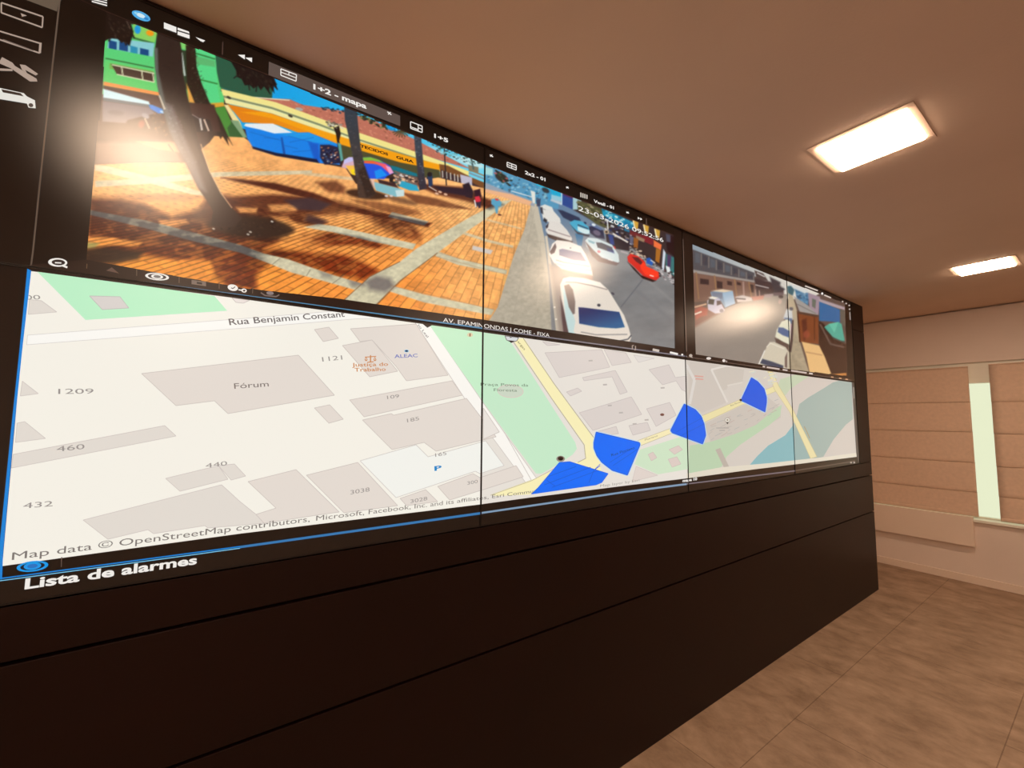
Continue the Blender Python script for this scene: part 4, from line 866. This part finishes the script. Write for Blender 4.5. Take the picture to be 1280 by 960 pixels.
M.text('Microsoft, Facebook, Inc. and its', (395, 650.8), (567, 629.4), 5.8, AT)
M.text('affiliates, Esri Community Maps', (571, 628.6), (702, 611.2), 4.4, AT)
M.poly([(699, 578), (712, 577), (760, 592), (752, 603), (745, 606), (664, 617.5), (672, 610)], BL)
for L in ([(680, 606), (738, 584)], [(690, 609), (747, 588)], [(736, 603), (742, 588), (750, 582)], [(684, 596), (720, 583)], [(683, 600), (694, 608)]): M.line(L, .8, (0, 86, 214))
M.text('Map layer by Esri', (750, 609), (799, 601.6), 3.2, (160, 154, 146))

# ================= programme window: bars, tabs, icons, captions
T = Layer(.0015, 3e-6)
DK, WH = (24, 13, 10), (238, 234, 228)
# side bar
T.line([(75, 0), (64, 100), (52, 212), (41.5, 315), (39, 333)], 2.2, (96, 80, 68))
T.line([(80, -10), (75, 2)], 2.2, (96, 80, 68))
T.poly([(14, -8), (77, -14), (71.5, 15), (34, 1)], (98, 84, 70))
IC = (172, 152, 138)
T.line([(2, 4), (54, 21.5), (53, 35), (2, 16.5), (2, 4)], 1.8, IC); T.poly([(26, 17), (34, 20.2), (28, 21.6)], IC)
T.line([(-2, 39), (51, 55), (50, 67), (-2, 49.5)], 1.8, IC); T.line([(51, 54), (50, 67)], 3, IC); T.line([(4, 50), (42, 64)], 1.2, (120, 104, 94))
T.poly([(0, 77), (3, 72), (16, 79), (19, 83), (46, 99), (47, 102.5), (38, 102.5), (14, 86), (0, 80)], IC); T.poly([(0, 86), (16, 87), (16, 89.5), (0, 89)], IC); T.poly([(25, 81), (32, 82), (48, 93), (45, 95), (32, 88), (34, 92), (28, 88)], IC)
T.poly([(-2, 110), (30, 117), (34, 121), (44, 126), (45, 136), (36, 135), (34, 130), (-2, 124)], (226, 224, 216)); T.poly([(2, 112), (26, 117), (30, 121), (4, 116)], (50, 38, 32)); T.oval(39, 132, 3, 2.4, (60, 48, 42), .3)
# bar above the pictures
T.line([(100, 0), (133, 15), (200, 42), (340, 96), (605, 205), (850, 297)], .8, (58, 36, 30))
for k in range(3): T.line([(113+k*3-4, -1.5+k*3.4-3), (134, 5+k*3.3-4)], 1.5, WH)
T.oval(176.5, 20.5, 12.4, 5, (80, 170, 225), .42); T.oval(176, 20, 6, 2.4, (205, 230, 240), .42); T.oval(183, 24, 3, 1.6, (40, 130, 200), .42); T.oval(170, 17, 2.4, 1.3, (150, 210, 235), .4)
T.poly([(205, 28.5), (220.5, 34.5), (220.5, 41.5), (205, 36)], WH); T.poly([(222, 35), (236, 40), (237, 42.5), (222, 38)], WH); T.poly([(222, 39.6), (237, 44.2), (237, 49), (222, 44)], WH)
T.poly([(244.5, 46.8), (256.5, 51.2), (254, 53.2), (250.5, 51.8)], WH)
T.line([(278.5, 53), (278, 69)], 1.6, (70, 52, 46)); T.line([(807.6, 273), (807.6, 281)], .9, (96, 80, 72))
for x, y in ((297.5, 69), (306.5, 72.6)): T.poly([(x, y), (x+8.6, y), (x+8.4, y+5.8)], WH)
T.poly([(336, 77.5), (500, 145), (500, 158), (335.5, 94)], (92, 78, 72))
T.line([(351, 86.5), (370.5, 94), (370, 102), (351, 94.5), (351, 86.5)], 1.2, WH); T.line([(351, 90.5), (370.5, 98)], 1, WH); T.line([(361, 90.5), (361, 94.5)], 1, WH)
T.text('1+2 - mapa', (391.5, 111.5), (458, 136.5), 6.2, WH, .035)
T.line([(484, 140), (489, 144)], 1.2, WH); T.line([(485, 143.5), (488, 140.5)], 1.1, WH)
T.line([(513, 152.4), (527.5, 158), (527.5, 166), (513, 160.6), (513, 152.4)], 1.1, WH); T.line([(522.5, 156), (522.5, 164)], 1, WH); T.line([(513, 158.8), (522.5, 162.4)], 1, WH); T.line([(522.5, 160), (527.5, 162)], 1, WH)
T.text('1+5', (542.5, 172), (560, 178.6), 4.8, WH, .035)
T.line([(612, 193.6), (616, 196.4)], 1.2, WH); T.line([(612.6, 196), (615, 193.6)], 1.1, WH)
T.line([(633.6, 203), (645, 207.2), (645, 212.8), (633.6, 208.4), (633.6, 203)], 1, WH); T.line([(633.6, 205.8), (645, 210)], .9, WH); T.line([(639.4, 205), (639.4, 210.8)], .9, WH)
T.text('2x2 - 01', (656, 217.5), (681.5, 226.8), 4, WH, .03)
T.line([(707.4, 233.6), (710.6, 235.6)], 1, WH); T.line([(707.8, 235.4), (710, 233.6)], 1, WH)
for k in range(4): T.poly([(725+k*2.5, 240.6+k*.9), (726.6+k*2.5, 241.2+k*.9), (726.6+k*2.5, 247+k*.7), (725+k*2.5, 246.4+k*.7)], (196, 186, 176))
T.text('Vwall - 01', (742, 253), (767, 261.8), 3.6, WH, .03)
T.line([(782.6, 265), (785.8, 266.8)], 1.1, WH); T.line([(783, 266.6), (785.2, 265)], 1, WH)
for x in (797, 800): T.poly([(x, 271+(x-797)*.35), (x+2.6, 273.4+(x-797)*.35), (x, 274.4+(x-797)*.35)], WH)
T.line([(1006, 357.4), (1022, 363.4)], 1.6, (206, 194, 184)); T.oval(1027.5, 367, 1.3, 1.5, WH); T.line([(1030, 368.8), (1038.5, 372.4)], 1.6, (206, 194, 184))
for x, y in ((1053, 377), (1057.5, 379.4), (1061.3, 381.8), (1061.8, 386.5)): T.oval(x, y, .9, 1, (196, 184, 174))
T.line([(1062, 390), (1062.6, 400)], 1, (170, 158, 150))
# gap between the two camera pictures
T.poly([(842, 286), (865, 296), (869.5, 446), (843, 440)], DK); T.line([(853.2, 299), (858.2, 447)], .9, (120, 102, 92))
# bar under the camera pictures
T.poly([(40, 331), (109, 325), (300, 360), (420, 373), (600, 399), (846, 436), (870, 443), (988, 461.5), (1064, 473), (1064.5, 478), (858, 450), (603, 415.5), (300, 373.5), (36, 338.5)], (34, 22, 18))
T.line([(38, 334), (60, 336.8), (300, 369), (603, 410.4)], 2.0, (74, 132, 168)); T.line([(603, 410.6), (858, 445.6)], 1.4, (126, 124, 136)); T.line([(858, 446), (1064, 475.6)], .8, (96, 80, 72))
T.line([(38, 336.6), (60, 338.8), (300, 371.4), (603, 413.2), (858, 448), (1064, 477)], 1.2, (22, 14, 14))
T.oval(72.5, 328.3, 12, 5.4, WH, .05); T.oval(73.3, 328.3, 8.4, 3.6, (40, 30, 28), .05); T.line([(69, 328.6), (77, 329)], 1.6, WH); T.line([(78, 332), (84.5, 334.6)], 2.4, WH)
T.line([(109, 330), (108.6, 336)], 1, (110, 92, 70)); T.line([(171, 337), (171, 345)], 1, (96, 84, 74)); T.line([(224, 346), (224, 354)], 1, (96, 84, 74)); T.line([(274, 353), (274, 361)], 1, (96, 84, 74)); T.line([(316, 360), (315.6, 367)], 1, (96, 84, 74))
T.poly([(133, 338.5), (140, 334.5), (149, 342)], (100, 78, 68))
T.oval(196.5, 346, 15, 4.6, WH, .1); T.oval(196.5, 346, 11.6, 3.3, (60, 50, 46), .1); T.oval(196.5, 346, 7.6, 3.0, WH, .1); T.oval(196.5, 346, 4.6, 1.8, (120, 114, 110), .1)
T.poly([(239.5, 350), (257.5, 352.6), (257.5, 358), (239.5, 355.4)], (116, 102, 94)); T.poly([(246, 352.4), (252.6, 353.4), (252.6, 356), (246, 355)], (50, 40, 36))
T.oval(291, 359.8, 6.6, 4, WH, .2); T.line([(289, 360), (291, 361), (294, 358.6)], 1, (60, 50, 46)); T.line([(298, 362.4), (302, 363)], 1.4, WH); T.oval(305, 363.4, 3.4, 2.5, WH, .2); T.oval(305.2, 363.5, 1.6, 1.2, (70, 60, 56))
T.line([(326, 366), (331, 369.4), (345, 371), (349, 368.6)], 1.6, (120, 104, 98)); T.oval(337.5, 366.6, 4.6, 2.2, (138, 124, 124), .1)
T.text('AV. EPAMINONDAS J COME - FIXA', (553.5, 402.5), (686.5, 421.5), 5.0, WH)
T.line([(790, 431.8), (790, 437)], 1.1, (176, 160, 150)); T.line([(794, 432.4), (794, 437.6)], 1.1, (176, 160, 150)); T.line([(790, 431.8), (792, 432)], 1, (176, 160, 150)); T.line([(792.5, 437.4), (794, 437.6)], 1, (176, 160, 150))
T.line([(815.5, 437), (823.6, 438.8)], 3, (206, 194, 184)); T.line([(837, 440.4), (847, 442.8)], 2.4, WH); T.oval(852.4, 443.4, 1.3, 1.2, WH)
T.oval(863, 444.6, 2.1, 2, (186, 172, 160)); T.line([(864, 446), (865, 447.4)], 1, (186, 172, 160)); T.oval(885.5, 448, 3, 1.6, (226, 216, 208)); T.oval(904.4, 450.8, 1.9, 1.9, (226, 216, 208)); T.oval(907.6, 451.8, 1.2, 1.2, (160, 146, 138))
T.line([(953, 458), (956, 458.5)], 2, (206, 190, 182)); T.line([(958, 459), (974, 461.4)], 1.8, (206, 190, 182)); T.line([(978, 462), (984, 463)], 1.8, (206, 190, 182)); T.line([(988, 463.2), (1008, 466.2)], 1.8, (206, 190, 182)); T.line([(1011, 466.6), (1015.5, 467.3)], 1.8, (220, 206, 196))
for x, y in ((1040, 471.2), (1050, 472.7), (1058, 474)): T.line([(x-1.6, y), (x+1.6, y+.4)], 1.4, (206, 160, 120))
# date stamp of the camera
T.text('23-03-2026 09:52:56', (722.5, 263), (829, 303), 5.4, (232, 230, 224), .008)
T.text('TECIDOS', (450, 184), (485, 195), 3.2, (30, 18, 12), .04); T.text('GUIA', (495, 198), (517, 204.5), 3.2, (30, 18, 12), .04)
# window frame of the map and the bar below it
T.poly([(34.5, 336), (39.5, 338.6), (28, 440), (17.8, 540), (4.5, 690), (3, 724), (-8, 724), (-1, 690), (14, 540), (24.5, 440)], (0, 128, 212))
T.line([(-2, 723.2), (240, 691), (340, 677.6)], 1.5, (0, 128, 212)); T.line([(-2, 726), (240, 693.4), (300, 685)], 1.0, (120, 200, 236))
T.line([(300, 683.6), (602, 641.2)], 3, (46, 116, 172)); T.line([(602, 641), (780, 615), (858, 605)], 2.4, (122, 150, 176)); T.line([(858, 604.8), (994, 588.4)], 1.6, (112, 104, 112)); T.line([(994, 588.2), (1068, 576.4)], 1, (110, 92, 82))
T.poly([(1064.5, 478), (1066.8, 478.2), (1073.6, 572), (1073, 578), (1070.4, 570.6)], (74, 70, 66)); T.line([(1066.6, 484), (1067.2, 498)], .9, (170, 168, 160)); 
T.oval(41, 707.6, 20, 6.6, (0, 150, 228), -.12); T.oval(41, 707.6, 15.5, 4.7, (16, 26, 40), -.12); T.oval(41, 707.2, 11, 4.6, (0, 150, 228), -.12); T.oval(41, 707.2, 6.6, 2.6, (30, 110, 190), -.12)
T.line([(77.4, 696), (77, 708.5)], 1.2, (90, 74, 66))
T.text('Lista de alarmes', (31, 736), (246, 704.5), 11.6, WH, .03)
T.text('mapa 10', (853, 602.6), (871, 600), 3.4, WH, .04)
for x in (1063.5, 1067.5): T.oval(x, 578.2, 1.1, 1, (196, 184, 174))
# ================= the eight display panels
scr_m = bpy.data.materials.new('screen_picture'); scr_m.use_nodes = True
nt = scr_m.node_tree; nt.nodes.clear(); L_ = nt.links.new
at = nt.nodes.new('ShaderNodeAttribute'); at.attribute_name = 'Col'
em = nt.nodes.new('ShaderNodeEmission'); L_(at.outputs['Color'], em.inputs['Color'])
gl = nt.nodes.new('ShaderNodeBsdfGlossy'); gl.distribution = 'BECKMANN'; gl.inputs['Roughness'].default_value = SCR_ROUGH
gl.inputs['Color'].default_value = (1, 1, 1, 1)
df = nt.nodes.new('ShaderNodeBsdfDiffuse'); df.inputs['Color'].default_value = (.007, .005, .004, 1)
fr = nt.nodes.new('ShaderNodeFresnel'); fr.inputs['IOR'].default_value = 1.54
mx = nt.nodes.new('ShaderNodeMixShader'); L_(fr.outputs['Fac'], mx.inputs['Fac']); L_(df.outputs['BSDF'], mx.inputs[1]); L_(gl.outputs['BSDF'], mx.inputs[2])
ad = nt.nodes.new('ShaderNodeAddShader'); L_(em.outputs['Emission'], ad.inputs[0]); L_(mx.outputs['Shader'], ad.inputs[1])
ou = nt.nodes.new('ShaderNodeOutputMaterial'); L_(ad.outputs['Shader'], ou.inputs['Surface'])
scr_m.cycles.emission_sampling = 'NONE'
BLACK = lin((14, 8, 6))
INS = .0028

def mesh_from(name, V, Fc, C, parent):
    """V points, Fc triangles / quads, C linear colour per point"""
    me = bpy.data.meshes.new(name)
    me.from_pydata([tuple(p) for p in V], [], Fc)
    a = me.color_attributes.new('Col', 'FLOAT_COLOR', 'POINT')
    a.data.foreach_set('color', np.concatenate([np.asarray(C, np.float32), np.ones((len(V), 1), np.float32)], 1).ravel())
    me.materials.append(scr_m); me.update()
    o = bpy.data.objects.new(name, me); COL.objects.link(o); o.parent = parent
    return o

def vector_part(name, tris, y0, y1, z0, z1, parent, yc, zc):
    V, Fc, C = [], [], []
    for Pt, x, col in tris:
        ys = [p[0] for p in Pt]; zs = [p[1] for p in Pt]
        if max(ys) <= y0 or min(ys) >= y1 or max(zs) <= z0 or min(zs) >= z1: continue
        q = list(Pt)
        if min(ys) < y0: q = clip(q, 0, y0, True)
        if len(q) > 2 and max(ys) > y1: q = clip(q, 0, y1, False)
        if len(q) > 2 and min(zs) < z0: q = clip(q, 1, z0, True)
        if len(q) > 2 and max(zs) > z1: q = clip(q, 1, z1, False)
        if len(q) < 3: continue
        A = sum(q[i][0]*q[(i+1) % len(q)][1]-q[(i+1) % len(q)][0]*q[i][1] for i in range(len(q)))
        if abs(A) < 1e-10: continue
        if A < 0: q = q[::-1]
        n = len(V); V += [(x, p[0]-yc, p[1]-zc) for p in q]; C += [lin(col)]*len(q)
        Fc += [(n, n+i, n+i+1) for i in range(1, len(q)-1)]
    if not V: return None
    return mesh_from(name, V, Fc, C, parent)

def wall_line(px, py):
    y, z = wall_pts([px], [py]); return y[0], z[0]

def picture_part(outline, step, y0, y1, z0, z1, parent, yc, zc):
    oy, oz = wall_pts([p[0] for p in outline], [p[1] for p in outline])
    a0, a1 = max(y0, oy.min()), min(y1, oy.max()); b0, b1 = max(z0, oz.min()), min(z1, oz.max())
    if a1-a0 < .01 or b1-b0 < .01: return None
    ny, nz = int((a1-a0)/step)+1, int((b1-b0)/step)+1
    gy_, gz_ = np.meshgrid(np.linspace(a0, a1, ny+1), np.linspace(b0, b1, nz+1))
    px, py = pic_pts(gy_, gz_)
    fx = np.clip((px-CX0)*SC-.5, 0, CW*SC-1.01); fy = np.clip((py-CY0)*SC-.5, 0, CH*SC-1.01)
    ix, iy = fx.astype(int), fy.astype(int); tx, ty = (fx-ix)[:, None], (fy-iy)[:, None]
    L_ = lin(canvas)
    c = (L_[iy, ix]*(1-tx)+L_[iy, ix+1]*tx)*(1-ty)+(L_[iy+1, ix]*(1-tx)+L_[iy+1, ix+1]*tx)*ty
    V = np.stack([np.full(gy_.size, .0003), gy_.ravel()-yc, gz_.ravel()-zc], 1)
    # keep the cells inside the outline
    cy_ = (gy_[:-1, :-1]+gy_[1:, 1:])/2; cz_ = (gz_[:-1, :-1]+gz_[1:, 1:])/2
    ins = np.zeros(cy_.shape, bool); n = len(oy)
    for k in range(n):
        ya, za, yb, zb = oy[k], oz[k], oy[(k+1) % n], oz[(k+1) % n]
        if za != zb: ins ^= ((za > cz_) != (zb > cz_)) & (cy_ < (yb-ya)*(cz_-za)/(zb-za)+ya)
    jj, ii = np.nonzero(ins); w_ = ny+1
    Q = np.stack([jj*w_+ii, jj*w_+ii+1, (jj+1)*w_+ii+1, (jj+1)*w_+ii], 1)
    used = np.unique(Q); remap = np.full(V.shape[0], -1); remap[used] = np.arange(used.size)
    Q = remap[Q]; V = V[used]; c = c[used]
    if not len(Q): return None
    me = bpy.data.meshes.new('camera_picture')
    me.vertices.add(len(V)); me.vertices.foreach_set('co', V.astype(np.float32).ravel())
    me.loops.add(Q.size); me.loops.foreach_set('vertex_index', Q.astype(np.int32).ravel())
    me.polygons.add(len(Q)); me.polygons.foreach_set('loop_start', np.arange(0, Q.size, 4, dtype=np.int32))
    me.update(calc_edges=True)
    a = me.color_attributes.new('Col', 'FLOAT_COLOR', 'POINT')
    a.data.foreach_set('color', np.concatenate([c.astype(np.float32), np.ones((len(V), 1), np.float32)], 1).ravel())
    me.materials.append(scr_m)
    o = bpy.data.objects.new('camera_picture', me); COL.objects.link(o); o.parent = parent
    return o

PIC1 = [(133, 15.5), (200, 43), (340, 97), (605, 205.5), (700, 240.5), (830, 289.5), (842.5, 294), (844, 437), (600, 400), (420, 373.5), (300, 359.5), (112, 326), (107.5, 325), (118, 205), (128, 110)]
PIC2 = [(864, 305), (900, 319), (985, 352), (1056, 379), (1059, 470), (986, 461.5), (869, 443.5)]
LAB = {(1, 0): 'upper video wall monitor showing the tall tree trunk on the sunny brick square',
       (1, 1): 'upper video wall monitor showing white parked cars and the date stamp',
       (1, 2): 'upper video wall monitor showing a small box lorry beside a wide street',
       (1, 3): 'upper video wall monitor showing a teal umbrella beside a brown kiosk',
       (0, 0): 'lower video wall monitor showing the most map text and a blue parking letter',
       (0, 1): 'lower video wall monitor with a green park and two blue cones on the map',
       (0, 2): 'lower video wall monitor with the smallest blue cone and a white map pin',
       (0, 3): 'lower video wall monitor at the window end, mostly river water on the map'}
for row in (1, 0):
    for c in range(4):
        y0 = Y0+c*PW; z0 = ZB+row*PH; yc, zc = y0+PW/2, z0
        t = thing('monitor', LAB[(row, c)], 'screen', (0, yc, zc), 'video wall monitors')
        bm = bmesh.new(); h = PW/2-.0006; e = .0022; zt = PH-.0006
        for a in ((-h, -h+e, .0006, zt), (h-e, h, .0006, zt), (-h+e, h-e, .0006, .0006+e), (-h+e, h-e, zt-e, zt)):
            box(bm, -.012, .0030, a[0], a[1], a[2], a[3])
        obj('bezel', bm, black, t)
        bm = bmesh.new(); box(bm, -.0295, -.0122, -h, h, .0006, zt); box(bm, -.0122, -.004, -h+.004, h-.004, .005, zt-.005); obj('housing', bm, black, t)
        s_ = mesh_from('screen', [(0, -h+.001, .0016), (0, h-.001, .0016), (0, h-.001, zt-.001), (0, -h+.001, zt-.001)], [(0, 1, 2, 3)], [BLACK]*4, t)
        lim = (y0+INS, y0+PW-INS, z0+INS, z0+PH-INS)
        if row == 1:
            step = (.0019, .0026, .0036, .0042)[c]
            for outl in (PIC1, PIC2): picture_part(outl, step, *lim, s_, yc, zc)
        else:
            vector_part('map_picture', M.tris if c == 0 else M.tris+T.tris, *lim, s_, yc, zc)
        if row == 1 or c == 0: vector_part('programme_bars', T.tris, *lim, s_, yc, zc)
